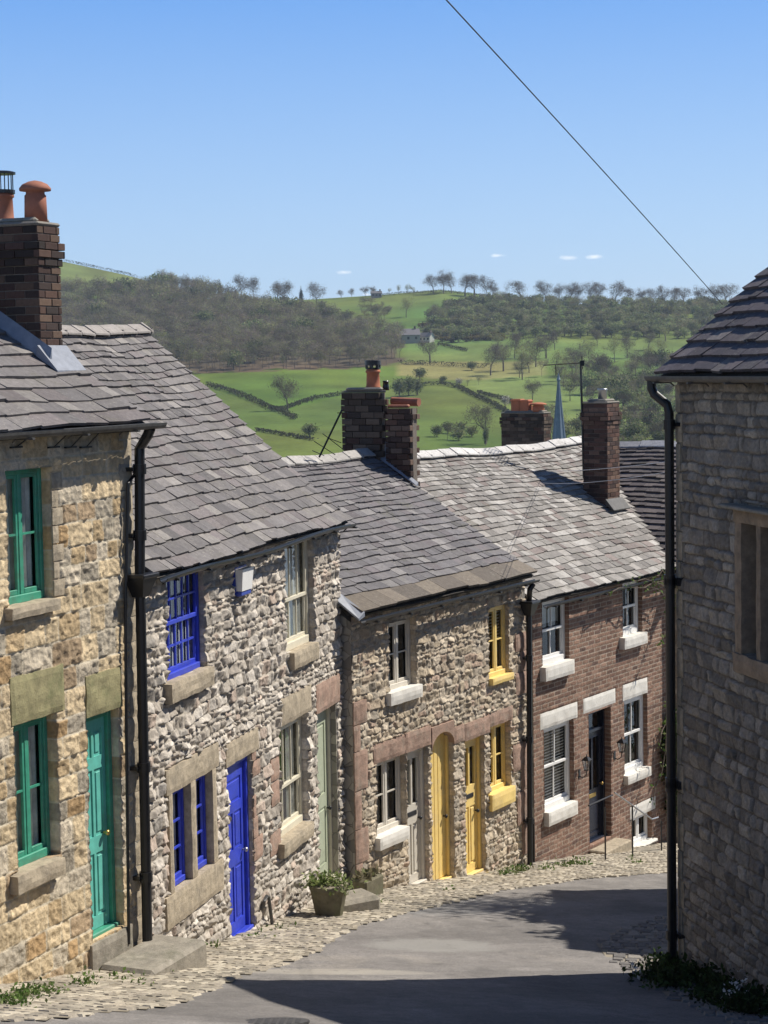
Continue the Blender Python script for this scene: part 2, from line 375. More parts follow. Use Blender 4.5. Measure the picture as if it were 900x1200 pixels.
COURSED = dict(course=(.125, .38), width=(.21, .55), warp=.02, warp2=.008, joint=.010, round=.008, relief=.03, tilt=.035, rough=.035, ridge=.015, nf=12,
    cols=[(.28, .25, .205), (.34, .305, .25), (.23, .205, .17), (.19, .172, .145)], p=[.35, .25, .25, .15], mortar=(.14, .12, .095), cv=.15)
BRICK = dict(course=(.075, .0), width=(.225, .0), warp=.004, warp2=.0015, joint=.006, round=.004, relief=.008, tilt=.002, rough=.004, nf=20, bond=1,
    cols=[(.235, .14, .098), (.20, .115, .082), (.28, .17, .12), (.165, .10, .078), (.31, .195, .14)], p=[.34, .24, .2, .12, .1], mortar=(.40, .34, .27), cv=.15)

# ------------------------------------------------------------------ stone slate roofs
def slate_roof(name, P, parent, s0, s1, de, ze, dr, zr, exposure, width, thick, cols, p, sag=lambda s, v: 0., left=lambda t: 0., right=lambda t: 0., seed=1, mirror=True, big=None, cv=.2):
    rs = random.Random(seed); mb = MB(); L = math.hypot(dr-de, zr-ze); ux, uz = (dr-de)/L, (zr-ze)/L; nx, nz = -uz, ux
    def pt(s, v, h, ): h = h+sag(s, v/L); return (s, de+ux*v+nx*h, ze+uz*v+nz*h)
    v = 0; k = 0
    mb.mi = 0
    while v < L-.03:
        ex = exposure*(1.16-.42*v/L)*(1+.06*(rs.random()-.5)); wd = width*(1.15-.3*v/L); th = thick
        cc, pp = cols, p
        if big and k < big[0]: ex, wd, th = big[1], big[2], thick*1.5; cc, pp = big[3], None
        t = v/L; a, b = s0+left(t), s1+right(t); s = a-(rs.random()*wd*.5)
        ph = rs.random()*6
        while s < b:
            w = wd*(1+.45*(rs.random()*2-1)); e = min(s+w, b); st = max(s, a)
            if e-st > .03:
                c = rs.choices(cc, pp)[0]; g = 1+cv*(rs.random()*2-1); c = tuple(x*g for x in c)
                j = rs.uniform(-.016, .016)+.014*math.sin(s*1.7+ph); tl = rs.uniform(-.006, .006); top = min(v+ex*1.5, L+.02); gp = .0012
                h1 = th*1.5+rs.uniform(-.004, .010); h2 = h1+tl; q0, q1 = v+j, v+j+rs.uniform(-.006, .006)
                mb.hexa([pt(st+gp, q0, h1-th), pt(e-gp, q1, h2-th), pt(e-gp, top, -.005), pt(st+gp, top, -.005),
                         pt(st+gp, q0, h1), pt(e-gp, q1, h2), pt(e-gp, top, .008), pt(st+gp, top, .008)], c, skip=(0, 4))
            s += w
        v += ex; k += 1
    o = mb.build(name, M['slate'], parent, -P.zb)
    # boarding under the slates and the whole of the far slope
    d = MB(); N_ = 14; dk = (.05, .045, .04)
    def col_(t): return [s0+left(t)+.02+(s1+right(t)-s0-left(t)-.04)*i/N_ for i in range(N_+1)]
    for r_ in range(10):
        t0, t1 = r_/10, (r_+1)/10; A, B = col_(t0), col_(t1)
        for i in range(N_): d.poly([pt(A[i], t0*L, -.035), pt(A[i+1], t0*L, -.035), pt(B[i+1], t1*L, -.035), pt(B[i], t1*L, -.035)], dk)
    A, B = col_(0), col_(1)
    for i in range(N_): d.poly([pt(A[i], 0.02, -.03), pt(A[i+1], 0.02, -.03), pt(A[i+1], 0.02, -.09), pt(A[i], 0.02, -.09)], dk)
    if mirror:
        back = 2*dr-de; sc_ = cols[0]
        d.poly([(s0+left(1), dr, zr-.02), (s1+right(1), dr, zr-.02), (s1, back, ze), (s0, back, ze)], sc_)
    d.build('roof_deck', M['slate'], parent, -P.zb)
    return o, pt, L
def ridge_tiles(name, P, parent, pt, L, s0, s1, w=.45, colr=(.42, .40, .37), size=.16, seed=2):
    rs = random.Random(seed); mb = MB(); s = s0
    while s < s1-.05:
        e = min(s+w, s1); g = 1+.25*(rs.random()-.5); c = tuple(x*g for x in colr)
        a = Vector(pt(s, L, 0)); b = Vector(pt(e, L, 0)); t = rs.uniform(-.008, .012)
        for sg in (-1, 1):
            o_ = [(a.x+.004, a.y, a.z+.075+t), (b.x-.010, b.y, b.z+.07+t), (b.x-.010, b.y+sg*size, b.z-.035), (a.x+.004, a.y+sg*size, a.z-.03+t)]
            up = [(x, y, z+.022) for x, y, z in o_]
            mb.hexa(o_+up, c) if sg > 0 else mb.hexa([o_[3], o_[2], o_[1], o_[0], up[3], up[2], up[1], up[0]], c)
        m_ = tuple(x*.8 for x in colr); mb.box(e-.016, e+.012, b.y-size*.9, b.y+size*.9, b.z-.05, b.z+.02, m_)
        s = e
    return mb.build(name, M['slate'], parent, -P.zb)
def house_body(P, parent, s0, s1, D, zf, ze, zr, dr, y0=.2, mat='side', name='side_walls', front=False):
    """gable ends and back wall"""
    mb = MB(); t = .25; w0 = .0
    for a, b in ((s0, s0+t), (s1-t, s1)):
        pts = [(w0, zf), (D, zf), (D, ze-.1), (dr, zr-.12), (w0, ze-.1)]
        A = [(a, y, z) for y, z in pts]; B = [(b, y, z) for y, z in pts]
        mb.poly(A[::-1]); mb.poly(B)
        for i in range(5): j = (i+1) % 5; mb.poly([A[i], A[j], B[j], B[i]])
    mb.box(s0+t+.002, s1-t-.002, D-.25, D-.002, zf, ze-.1)
    return mb.build(name, M[mat], parent, -P.zb)

# ------------------------------------------------------------------ brick stacks
def brick_stack(name, P, parent, s0, s1, d0, d1, z0, z1, cols, corbel=3, ch=.075, seed=1, cap=True, bw=.225, mortar=(.20, .17, .14)):
    rs = random.Random(seed); mb = MB(); z = z0; n = int((z1-z0)/ch); ch = (z1-z0)/n
    for k in range(n):
        o = 0
        if corbel and k in (n-corbel, n-corbel+1): o = .035
        elif corbel and k == n-corbel-1: o = .018
        a, b, c, d = s0-o, s1+o, d0-o, d1+o; dep = .10
        for (p0, p1, axis, q) in ((a, b, 0, c), (a, b, 0, d), (c, d, 1, a), (c, d, 1, b)):
            x = p0-(bw/2 if k % 2 else 0)+(0 if axis == 0 else bw/4)
            while x < p1:
                e = min(x+bw, p1); st = max(x, p0)
                if e-st > .004:
                    cc = rs.choice(cols); g = rs.uniform(.75, 1.25); cc = tuple(v*g for v in cc); j = rs.uniform(-.004, .004)
                    lo, hi = (q-j, q+dep) if q in (c, a) else (q-dep, q+j)
                    if axis == 0: mb.box(st+.004, e-.004, lo, hi, z+.005, z+ch-.005, cc, .004)
                    else: mb.box(lo, hi, max(st+.004, c+.012), min(e-.004, d-.012), z+.005, z+ch-.005, cc, .004)
                x += bw
        z += ch
    mb.box(s0+.012, s1-.012, d0+.012, d1-.012, z0, z1-.005, mortar)
    if cap:
        mb.box(s0-.01, s1+.01, d0-.01, d1+.01, z1-.002, z1+.04, (.22, .2, .17), .02)
        mb.box(s0+.06, s1-.06, d0+.06, d1-.06, z1+.03, z1+.085, (.26, .24, .2), .03)
    return mb.build(name, M['brick'], parent, -P.zb)
def pot(P, parent, x, y, z, h, r, mat='terracotta', cowl=None, name='chimney_pot'):
    mb = MB(); mb.lathe(x, y, [(z-.03, r*1.12), (z+.03, r*1.1), (z+.05, r), (z+h*.78, r*.92), (z+h*.82, r*1.08), (z+h*.9, r*1.08), (z+h*.92, r*.95), (z+h, r*.95)] if cowl != 'dome' else
        [(z-.03, r*1.05), (z+h*.62, r*.98), (z+h*.66, r*.85), (z+h*.72, r*.85), (z+h*.74, r*1.42), (z+h*.80, r*1.45), (z+h*.9, r*1.15), (z+h*.97, r*.6), (z+h, r*.05)], 22)
    o = mb.build(name, M[mat], parent, -P.zb, True); o.data.polygons.foreach_set('use_smooth', [len(p.vertices) == 4 for p in o.data.polygons])
    if cowl == 'cage':
        c = MB(); zt = z+h
        c.lathe(x, y, [(zt-.02, r*1.2), (zt+.015, r*1.2)], 16)
        for i in range(8): a = i*math.pi/4; c.tube([(x+r*math.cos(a), y+r*math.sin(a), zt), (x+r*math.cos(a), y+r*math.sin(a), zt+.17)], .006, 5)
        c.lathe(x, y, [(zt+.17, r*1.3), (zt+.19, r*1.3), (zt+.2, r*.9)], 16); c.build('cowl', M['black'], o, -P.zb)
    if cowl == 'drum':
        c = MB(); zt = z+h
        c.lathe(x, y, [(zt-.01, r*1.0), (zt+.02, r*1.05)], 16)
        for i in range(7): a = i*math.pi*2/7; c.box(x+r*math.cos(a)-.012, x+r*math.cos(a)+.012, y+r*math.sin(a)-.012, y+r*math.sin(a)+.012, zt, zt+.08)
        c.lathe(x, y, [(zt+.06, r*1.15), (zt+.13, r*1.15), (zt+.14, r*1.0)], 16); c.build('cowl', M['black'], o, -P.zb)
    return o

# ------------------------------------------------------------------ windows and doors
def window(P, parent, r, mat, cols=2, rows=2, rd=.11, fw=.055, bar=.022, sash=True, blind=None, sill=None, lintel=None, lower=None, mid=.5):
    s0, s1, z0, z1 = r; mb = MB(); y0, y1 = rd, rd+.06
    mb.box(s0, s0+fw, y0, y1, z0, z1, None, .006); mb.box(s1-fw, s1, y0, y1, z0, z1, None, .006)
    mb.box(s0+fw+.001, s1-fw-.001, y0, y1, z1-fw, z1, None, .006); mb.box(s0+fw+.001, s1-fw-.001, y0-.015, y1, z0, z0+fw*1.5, None, .006)
    i0, i1, j0, j1 = s0+fw, s1-fw, z0+fw*1.5, z1-fw
    # stiles and rails of the two sashes, glazing bars between
    sw = .035
    def leaf(a, b, c, d, y, nc, nr):
        mb.box(a, a+sw, y, y+.03, c, d, None, .004); mb.box(b-sw, b, y, y+.03, c, d, None, .004)
        mb.box(a+sw+.001, b-sw-.001, y, y+.03, d-sw, d, None, .004); mb.box(a+sw+.001, b-sw-.001, y, y+.03, c, c+sw*1.3, None, .004)
        for q in range(1, nc): x = a+sw+(b-a-2*sw)*q/nc; mb.box(x-bar/2, x+bar/2, y+.002, y+.024, c+sw, d-sw)
        for q in range(1, nr): z = c+sw+(d-c-2*sw)*q/nr; mb.box(a+sw, b-sw, y+.004, y+.022, z-bar/2, z+bar/2)
    if sash == 'casement':
        mb.box((i0+i1)/2-fw*.4, (i0+i1)/2+fw*.4, y0+.004, y1-.004, j0, j1, None, .004)
        leaf(i0, (i0+i1)/2-fw*.4, j0, j1, y0+.012, max(1, cols//2), rows); leaf((i0+i1)/2+fw*.4, i1, j0, j1, y0+.012, max(1, cols//2), rows)
    elif sash:
        zm = j0+(j1-j0)*mid
        leaf(i0, i1, zm-.02, j1, y0+.008, cols, max(1, rows//2)); leaf(i0, i1, j0, zm+.02, y0+.028, cols, max(1, rows//2))
    else: leaf(i0, i1, j0, j1, y0+.012, cols, rows)
    w = mb.build('window', M[mat], parent, -P.zb)
    g = MB(); g.poly([(s0+fw*.5, y1-.005, z0+fw), (s1-fw*.5, y1-.005, z0+fw), (s1-fw*.5, y1-.005, z1-fw*.5), (s0+fw*.5, y1-.005, z1-fw*.5)]); g.build('pane', M['glass'], w, -P.zb)
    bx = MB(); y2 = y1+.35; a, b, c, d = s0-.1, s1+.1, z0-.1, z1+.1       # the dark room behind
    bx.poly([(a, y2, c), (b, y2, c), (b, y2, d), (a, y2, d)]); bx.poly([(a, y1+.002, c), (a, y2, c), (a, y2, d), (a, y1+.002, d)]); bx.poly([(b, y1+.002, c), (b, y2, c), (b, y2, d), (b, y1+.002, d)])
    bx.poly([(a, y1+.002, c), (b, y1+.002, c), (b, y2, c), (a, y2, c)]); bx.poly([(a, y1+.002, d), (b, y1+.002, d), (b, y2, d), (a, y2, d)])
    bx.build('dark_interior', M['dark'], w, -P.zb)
    if blind:
        q = MB(); kind, frac = blind
        if kind == 'vertical':
            n = 10
            for k in range(n): x = i0+(i1-i0)*k/n; q.poly([(x, y1+.012, z0+.05), (x+(i1-i0)/n*.8, y1+.03, z0+.05), (x+(i1-i0)/n*.8, y1+.03, z1-.03), (x, y1+.012, z1-.03)])
        elif kind == 'slats':
            n = int((z1-z0)*frac/.05)
            for k in range(n): z = z1-.06-k*.05; q.poly([(i0, y1+.01, z), (i1, y1+.01, z), (i1, y1+.03, z-.028), (i0, y1+.03, z-.028)])
        elif kind == 'net':
            n = 24; zz = z1-(z1-z0)*frac
            for k in range(n):
                x = i0+(i1-i0)*k/n; x2 = i0+(i1-i0)*(k+1)/n; f = lambda t: y1+.025+.015*math.sin(t*1.9)
                q.poly([(x, f(k), zz), (x2, f(k+1), zz), (x2, f(k+1), z1), (x, f(k), z1)])
        elif kind == 'side':
            n = 10
            for a_, b_ in ((i0, i0+(i1-i0)*frac), (i1-(i1-i0)*frac, i1)):
                for k in range(n):
                    x = a_+(b_-a_)*k/n; x2 = a_+(b_-a_)*(k+1)/n; f = lambda t: y1+.025+.015*math.sin(t*2.1)
                    q.poly([(x, f(k), z0), (x2, f(k+1), z0), (x2, f(k+1), z1), (x, f(k), z1)])
        q.build('blind' if kind in ('vertical', 'slats') else 'curtain', M['blind' if kind != 'net' and kind != 'side' else 'curtain'], w, -P.zb)
    if sill:
        rr, mt, pj = sill; rr = P.proud(rr, pj); rr = (rr[0], rr[1], rr[2]+.6*max(0, z0-rr[3]), z0+.004); P.flats.append((*rr, .0)); q = MB(); q.block(rr[0], rr[1], -pj, rd+.01, rr[2], rr[3], .004 if mt in ('yellow', 'white_stone') else .008); q.build('sill', M[mt], w, -P.zb)
    if lintel:
        rr, mt, pj = lintel; P.flats.append((*rr, pj-.01)); q = MB(); q.block(rr[0], rr[1], -pj, rd*.98, rr[2], rr[3], .004 if mt == 'white_stone' else .007); q.build('lintel', M[mt], w, -P.zb)
    return w
def door(P, parent, r, mat, fmat=None, rd=.14, panels=(), fw=.065, glaze=(), planks=0, knob='brass', knob_side=1, letter=None, transom=0, lintel=None, arch=0, knob_z=.95):
    s0, s1, z0, z1 = r; f = MB()
    f.box(s0, s0+fw, rd-.02, rd+.08, z0, z1, None, .006); f.box(s1-fw, s1, rd-.02, rd+.08, z0, z1, None, .006); f.box(s0+fw, s1-fw, rd-.018, rd+.08, z1-fw, z1, None, .006)
    f.box(s0+.002, s1-.002, rd-.06, rd+.08, z0-.03, z0+.035, None, .01)
    a, b, c, d = s0+fw+.004, s1-fw-.004, z0+.04, z1-fw-.004-transom
    if transom: f.box(s0+fw, s1-fw, rd-.018, rd+.08, d+.004, d+.05)
    mb = MB(); y = rd+.02
    if planks:
        for k in range(planks): x = a+(b-a)*k/planks; mb.box(x+.003, x+(b-a)/planks-.003, y, y+.04, c, d, None, .008)
        mb.box(a, b, y+.012, y+.035, c, d)
    else:
        ys = sorted({0, 1}|{p[2] for p in panels}|{p[3] for p in panels}|{p[2] for p in glaze}|{p[3] for p in glaze}); xs = sorted({0, 1}|{p[0] for p in list(panels)+list(glaze)}|{p[1] for p in list(panels)+list(glaze)})
        mb_cells = []
        for i in range(len(xs)-1):
            for j in range(len(ys)-1):
                cx, cy = (xs[i]+xs[i+1])/2, (ys[j]+ys[j+1])/2
                inp = any(p[0] < cx < p[1] and p[2] < cy < p[3] for p in panels); ing = any(p[0] < cx < p[1] and p[2] < cy < p[3] for p in glaze)
                X0, X1, Z0, Z1 = a+(b-a)*xs[i], a+(b-a)*xs[i+1], c+(d-c)*ys[j], c+(d-c)*ys[j+1]
                if ing: continue
                mb.box(X0, X1, y+(.014 if inp else 0), y+.045, Z0, Z1)
        for p in panels:
            X0, X1, Z0, Z1 = a+(b-a)*p[0], a+(b-a)*p[1], c+(d-c)*p[2], c+(d-c)*p[3]
            mb.box(X0+.035, X1-.035, y+.003, y+.016, Z0+.035, Z1-.035, None, .008)
    dr = mb.build('door', M[mat], parent, -P.zb)
    f.build('door_frame', M[fmat or mat], dr, -P.zb)
    g = MB(); hasg = False
    def pane_(x0, x1, c0, c1): g.poly([(x0, y+.022, c0), (x1, y+.022, c0), (x1, y+.022, c1), (x0, y+.022, c1)])
    for p in glaze: pane_(a+(b-a)*p[0]-.005, a+(b-a)*p[1]+.005, c+(d-c)*p[2]-.005, c+(d-c)*p[3]+.005); hasg = True
    if transom: pane_(a, b, d+.05, z1-fw); hasg = True
    if hasg:
        g.build('pane', M['glass'], dr, -P.zb)
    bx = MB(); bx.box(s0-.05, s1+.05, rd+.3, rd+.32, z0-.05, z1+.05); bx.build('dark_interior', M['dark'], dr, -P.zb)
    k = MB(); xk = b-.07 if knob_side > 0 else a+.07; zk = z0+knob_z
    k.tube([(xk, y, zk), (xk, y-.03, zk)], .012, 8); k.tube([(xk, y-.025, zk), (xk, y-.04, zk), (xk, y-.06, zk), (xk, y-.07, zk)], [.015, .028, .028, .012], 10); k.build('knob', M[knob], dr, -P.zb, True)
    if letter:
        q = MB(); zz = c+(d-c)*letter[0]; xm = (a+b)/2; q.box(xm-.13, xm+.13, y-.008, y+.004, zz-.035, zz+.035, None, .004); q.build('letter_box', M[letter[1]], dr, -P.zb)
    if lintel:
        rr, mt, pj = lintel; P.flats.append((*rr, pj-.01)); q = MB(); q.block(rr[0], rr[1], -pj, rd*.9, rr[2], rr[3], .004 if mt == 'white_stone' else .007); q.build('lintel', M[mt], dr, -P.zb)
    return dr
def stones(P, parent, name, rects, mat, proud=.05, dep=.1):
    for r in rects:
        mb = MB(); mb.block(r[0], r[1], -proud, dep, r[2], r[3]); P.flats.append((*r[:4], proud-.012)); mb.build(name, M[mat], parent, -P.zb)
def gutter(P, parent, s0, s1, y, z, mat='black', r=.055, sagf=lambda s: 0):
    mb = MB(); n = 24; K = 7; g = []
    for i in range(n+1):
        s = s0+(s1-s0)*i/n; row = []
        for k in range(K+1): a = math.pi*k/K; row.append((s, y-r*math.cos(a), z+sagf(s)-r*math.sin(a)))
        for k in range(K, -1, -1): a = math.pi*k/K; row.append((s, y-(r-.006)*math.cos(a), z+sagf(s)-(r-.006)*math.sin(a)))
        g.append(row)
    m_ = len(g[0])
    for i in range(n):
        for k in range(m_): mb.poly([g[i][k], g[i][(k+1) % m_], g[i+1][(k+1) % m_], g[i+1][k]])
    mb.poly(g[0][:]); mb.poly(g[-1][::-1])
    s = s0+.3
    while s < s1:
        mb.box(s-.02, s+.02, y-r-.012, y+r+.05, z+sagf(s)-r-.012, z+sagf(s)-r+.006); mb.tube([(s, y+r, z+sagf(s)-.02), (s, y+r+.09, z+sagf(s)-.10)], .008, 5); s += .9
    return mb.build('gutter', M[mat], parent, -P.zb)
def pipe(P, parent, pts, r, mat='black', collars=(), name='downpipe', hop=None):
    mb = MB(); mb.tube(pts, r, 12)
    for z in collars:
        # interpolate along the run
        for a, b in zip(pts, pts[1:]):
            if (a[2]-z)*(b[2]-z) <= 0 and abs(a[2]-b[2]) > .3:
                t = (a[2]-z)/(a[2]-b[2]); x = a[0]+(b[0]-a[0])*t; y = a[1]+(b[1]-a[1])*t
                mb.lathe(x, y, [(z-.05, r*1.3), (z+.05, r*1.3)], 12); mb.box(x-r*2, x+r*2, y+r*.3, y+r+.06, z-.02, z+.02)
    if hop:
        x, y, z = hop; mb.hexa([(x-.06, y-.06, z-.2), (x+.06, y-.06, z-.2), (x+.06, y+.06, z-.2), (x-.06, y+.06, z-.2), (x-.14, y-.12, z), (x+.14, y-.12, z), (x+.14, y+.1, z), (x-.14, y+.1, z)]); mb.box(x-.155, x+.155, y-.135, y+.105, z-.01, z+.03, None, .008)
    o = mb.build(name, M[mat], parent, -P.zb); return o

# ================================================================== HOUSE 1: golden sandstone, green joinery (left)
SL = [(.162, .150, .146), (.185, .170, .162), (.142, .132, .130), (.24, .222, .205), (.165, .145, .142)]; SP = [.3, .25, .2, .1, .15]
P1 = Plane(-2.475, 18.46, 23.0, -6.0)
h1 = P1.empty('sandstone_house', label='golden sandstone terraced house with green window frames and turquoise door', cat='house')
up = P1.rect((8, 556), (60.5, 548), (8, 722), (62, 692)); lo = P1.rect((18, 852), (68, 833), (18, 1027), (68, 1000))
up = (up[0], up[1], up[2], up[3]+.02); dg = P1.rect((103, 847), (142, 823), (106, 1109), (141, 1082))
print('H1 rects', up, lo, dg)
stone_wall('front_wall', P1, -4.2, -.0, -7.0, -.46, [up, lo, (dg[0], dg[1], dg[2], dg[3])], h1, ASHLAR, (.015, .011), 4, .17, 'rockface')
house_body(P1, h1, -4.2, 0, 5.4, -8, -.42, 1.3, 2.7)
so = lambda a, b, c, d: P1.rect(a, b, c, d)
window(P1, h1, up, 'green', 2, 2, .10, .05, .02, 'casement', ('net', .9), (so((8.5, 704), (72, 694), (8.5, 731), (73, 712)), 'dressed', .10))
window(P1, h1, lo, 'green', 2, 2, .10, .055, .02, 'casement', ('net', 1.0), (so((13, 1028), (78, 1000), (18, 1057), (76, 1019)), 'dressed', .10), (so((11, 797), (74, 776), (12, 852), (73, 832)), 'green_stone', .025))
door(P1, h1, dg, 'teal', 'green', .10, [(.12, .46, .06, .36), (.54, .88, .06, .36), (.12, .46, .44, .76), (.54, .88, .44, .76), (.12, .46, .82, .95), (.54, .88, .82, .95)],
     lintel=(so((99, 797), (141, 777), (101, 847), (142, 823)), 'green_stone', .025))
# pale quoin and jamb stones
q = []
for k in range(22):
    z = -5.9+k*.25; w = .24 if k % 2 else .15; q.append((-w, -.004, z, z+.24))
for k in range(7): q.append((up[1]+.004, up[1]+(.10 if k % 2 else .18), up[2]+k*.165+.01, up[2]+k*.165+.16))
stones(P1, h1, 'quoin_stone', q, 'dressed', .012)
stones(P1, h1, 'plinth_stone', [(dg[0]-1.9+i*.62, dg[0]-1.9+i*.62+.6, -6.6, -5.42-i*.12) for i in range(3)], 'dressed', .035)
stones(P1, h1, 'threshold', [(dg[0]-.06, dg[1]+.10, dg[2]-.36, dg[2]-.02)], 'grey_stone', .05, .2)
sag1 = lambda s, t: -.03*math.sin(s*1.1)*t+.015*math.sin(s*3+t*5)
_, pt1, L1 = slate_roof('roof', P1, h1, -4.3, .06, -.2, -.50, 2.7, 1.36, .185, .28, .028, SL, SP, sag1, seed=3)
ridge_tiles('ridge_tiles', P1, h1, pt1, L1, -4.3, .06)
gutter(P1, h1, -4.3, .16, -.26, -.50, 'castiron', .06)
CB = [(.07, .042, .034), (.095, .056, .042), (.05, .035, .03), (.13, .085, .06), (.042, .032, .028)]
c1 = brick_stack('chimney', P1, h1, -.40, 0, .75, 2.2, -.6, 1.44, CB, 4, .078, 5)
dpt = lambda P, s, z, px: float(min(np.linspace(-2, 8, 2001), key=lambda d: abs(proj(P.world(s, d, z))[0]-px)))
for (y_, cw, hh, rr) in ((dpt(P1, -.2, 1.6, 42), 'dome', .39, .108), (dpt(P1, -.2, 1.6, 4), 'cage', .30, .10)):
    o = pot(P1, c1, -.2, y_, 1.5, hh, rr, 'terracotta', cw); 
fl = MB(); zr_ = lambda d: -.50+(d+.2)*.6414
for (s_, e_) in ((-.45, -.405),): fl.hexa([(s_, .62, zr_(.62)+.05), (e_, .62, zr_(.62)+.05), (e_, 2.1, zr_(2.1)+.05), (s_, 2.1, zr_(2.1)+.05), (s_, .62, zr_(.62)+.07), (e_, .62, zr_(.62)+.22), (e_, 2.1, zr_(2.1)+.22), (s_, 2.1, zr_(2.1)+.07)])
fl.hexa([(-.47, .52, zr_(.52)+.05), (.05, .52, zr_(.52)+.05), (.05, .76, zr_(.76)+.055), (-.47, .76, zr_(.76)+.055), (-.47, .52, zr_(.52)+.065), (.05, .52, zr_(.52)+.065), (.05, .742, zr_(.76)+.16), (-.47, .742, zr_(.76)+.16)])
fl.build('flashing', M['lead'], c1, -P1.zb)
ax = MB()
for k in range(4): ax.tube([(-.2-.09, 1.24, 1.56+k*.05), (-.2+.09, 1.32, 1.56+k*.05)], .005, 5)
ax.tube([(-.2-.09, 1.24, 1.5), (-.2-.07, 1.24, 1.74)], .005, 5); ax.tube([(-.2+.09, 1.32, 1.5), (-.2+.05, 1.32, 1.74)], .005, 5); ax.build('wire_guard', M['castiron'], c1, -P1.zb)
def onp(P, px, py, d): s_, z_ = P.pt(px, py, d); return (s_, d, z_)
a = onp(P1, 163, 507, -.1); b = onp(P1, 164, 672, -.1); c = onp(P1, 174, 1106, -.1)
pipe(P1, h1, [(a[0]-.02, -.24, -.55), (a[0]-.01, -.2, -.62), (a[0], -.1, -.75), (b[0], -.1, b[2]), (c[0]-.02, -.1, c[2])], .052, 'black', (-.95, -1.6, -3.9, -5.0), hop=(b[0], -.10, b[2]-.03))
pipe(P1, h1, [onp(P1, 158, 556, -.05), onp(P1, 150, 566, -.05), onp(P1, 147, 700, -.05), onp(P1, 148, 850, -.05), onp(P1, 151, 1106, -.05)], .016, 'black', (), 'cable_run')
br = MB()
for px in (18, 62, 82, 100): p = onp(P1, px, 524, -.01); br.box(p[0]-.09, p[0]+.09, -.03, 0.02, p[2]-.008, p[2]+.008); br.tube([(p[0], -.02, p[2]), (p[0], -.2, -.53)], .007, 5)
br.build('gutter_stays', M['black'], h1, -P1.zb)
st = P1.empty('stone_doorstep', label='large worn grey stone step slab below the turquoise door', cat='step')
p0 = P1.pt(107, 1150); mb = MB(); mb.box(dg[0]+.0, dg[1]+.50, -.66, -.055, dg[2]-.75, dg[2]-.22, None, .035); mb.build('step_slab', M['grey_stone'], st, -P1.zb)

# ================================================================== HOUSE 2: pale rubble limestone, blue and cream joinery
P2 = Plane(-2.475, 18.46, 15.8, -7.0)
h2 = P2.empty('limestone_cottage', label='pale rubble limestone cottage pair with cobalt blue door and blue windows', cat='house')
E2 = P2.pt(397.5, 700)[0]
r_ub = P2.rect((194.5, 664), (238, 648), (195, 800), (239, 783)); r_uc = P2.rect((331.5, 624), (366, 612), (336, 766), (367, 752))
r_b1 = P2.rect((200, 928), (222, 918), (202, 1043), (223, 1033)); r_b2 = P2.rect((227.5, 910), (247, 899), (229, 1024), (248, 1013))
r_bd = P2.rect((265.5, 899), (297, 880), (270, 1107), (295, 1091)); r_lc = P2.rect((328, 852), (359.5, 835), (327, 986), (361, 963)); r_sd = P2.rect((371, 836), (396, 820), (373, 1045), (396, 1030))
zt = -2.03; r_ub = (*r_ub[:3], zt-.03); r_uc = (*r_uc[:3], zt-.03)
zb_ = min(r_b1[2], r_b2[2]); r_b1 = (r_b1[0], r_b1[1], zb_, r_b1[3]); r_b2 = (r_b2[0], r_b2[1], zb_, r_b1[3])
r_bw = (r_b1[0]-.10, r_b2[1]+.10, zb_-.02, r_b1[3]+.02)
print('H2', E2, r_ub, r_uc, r_b1, r_b2, r_bd, r_lc, r_sd)
stone_wall('front_wall', P2, 0, E2, -8.2, -2.03, [r_ub, r_uc, r_bw, r_bd, r_lc, r_sd], h2, RUBBLE, (.0135, .0105), 11, .17)
house_body(P2, h2, .0, E2, 5.6, -9, -1.95, .5, 2.775)
so = lambda a, b, c, d: P2.rect(a, b, c, d)
window(P2, h2, r_ub, 'blue', 5, 4, .05, .045, .022, True, ('vertical', 1), (so((194, 806), (252, 783), (198, 828), (252, 803)), 'dressed', .10), None, mid=.5)
window(P2, h2, r_uc, 'cream', 3, 2, .06, .065, .018, True, ('net', .95), (so((338, 768), (375, 753), (343, 788), (375, 770)), 'dressed', .10), None, mid=.42)
ms = MB(); yb = -.035; P2.flats += [(r_bw[0]-.06, r_bw[1]+.12, r_b1[3], r_b1[3]+.27, 0), (r_bw[0]-.16, r_bw[1]+.14, zb_-.34, zb_, 0), (r_bw[0]-.02, r_bw[1]+.03, zb_, r_b1[3], 0)]
ms.block(r_bw[0]-.06, r_bw[1]+.12, yb, .12, r_b1[3]+.002, r_b1[3]+.27, .006); ms.block(r_bw[0]-.16, r_bw[1]+.14, yb-.015, .12, zb_-.34, zb_-.002, .006)
ms.block(r_bw[0], r_b1[0]-.002, yb, .12, zb_, r_b1[3], .004); ms.block(r_b1[1]+.002, r_b2[0]-.002, yb, .12, zb_, r_b1[3], .004); ms.block(r_b2[1]+.002, r_bw[1]+.02, yb, .12, zb_, r_b1[3], .004)
ms.build('mullioned_surround', M['dressed'], h2, -P2.zb)
for r_ in (r_b1, r_b2): window(P2, h2, (r_[0]+.001, r_[1]-.001, r_[2]+.004, r_[3]-.004), 'blue', 1, 3, .06, .04, .022, False, ('net', 1))
door(P2, h2, r_bd, 'blue', 'blue', .06, [(.12, .46, .07, .40), (.54, .88, .07, .40), (.12, .46, .50, .72), (.54, .88, .50, .72), (.12, .88, .78, .92)], knob='steel',
     lintel=(so((263, 873), (301, 852), (264, 899), (301, 878)), 'dressed', .03))
window(P2, h2, r_lc, 'cream', 3, 2, .07, .06, .018, True, ('side', .35), (so((327, 991), (369, 963), (329, 1010), (369, 979)), 'dressed', .11), (so((327, 822), (364, 800), (330, 852), (363, 831)), 'dressed', .03), mid=.4)
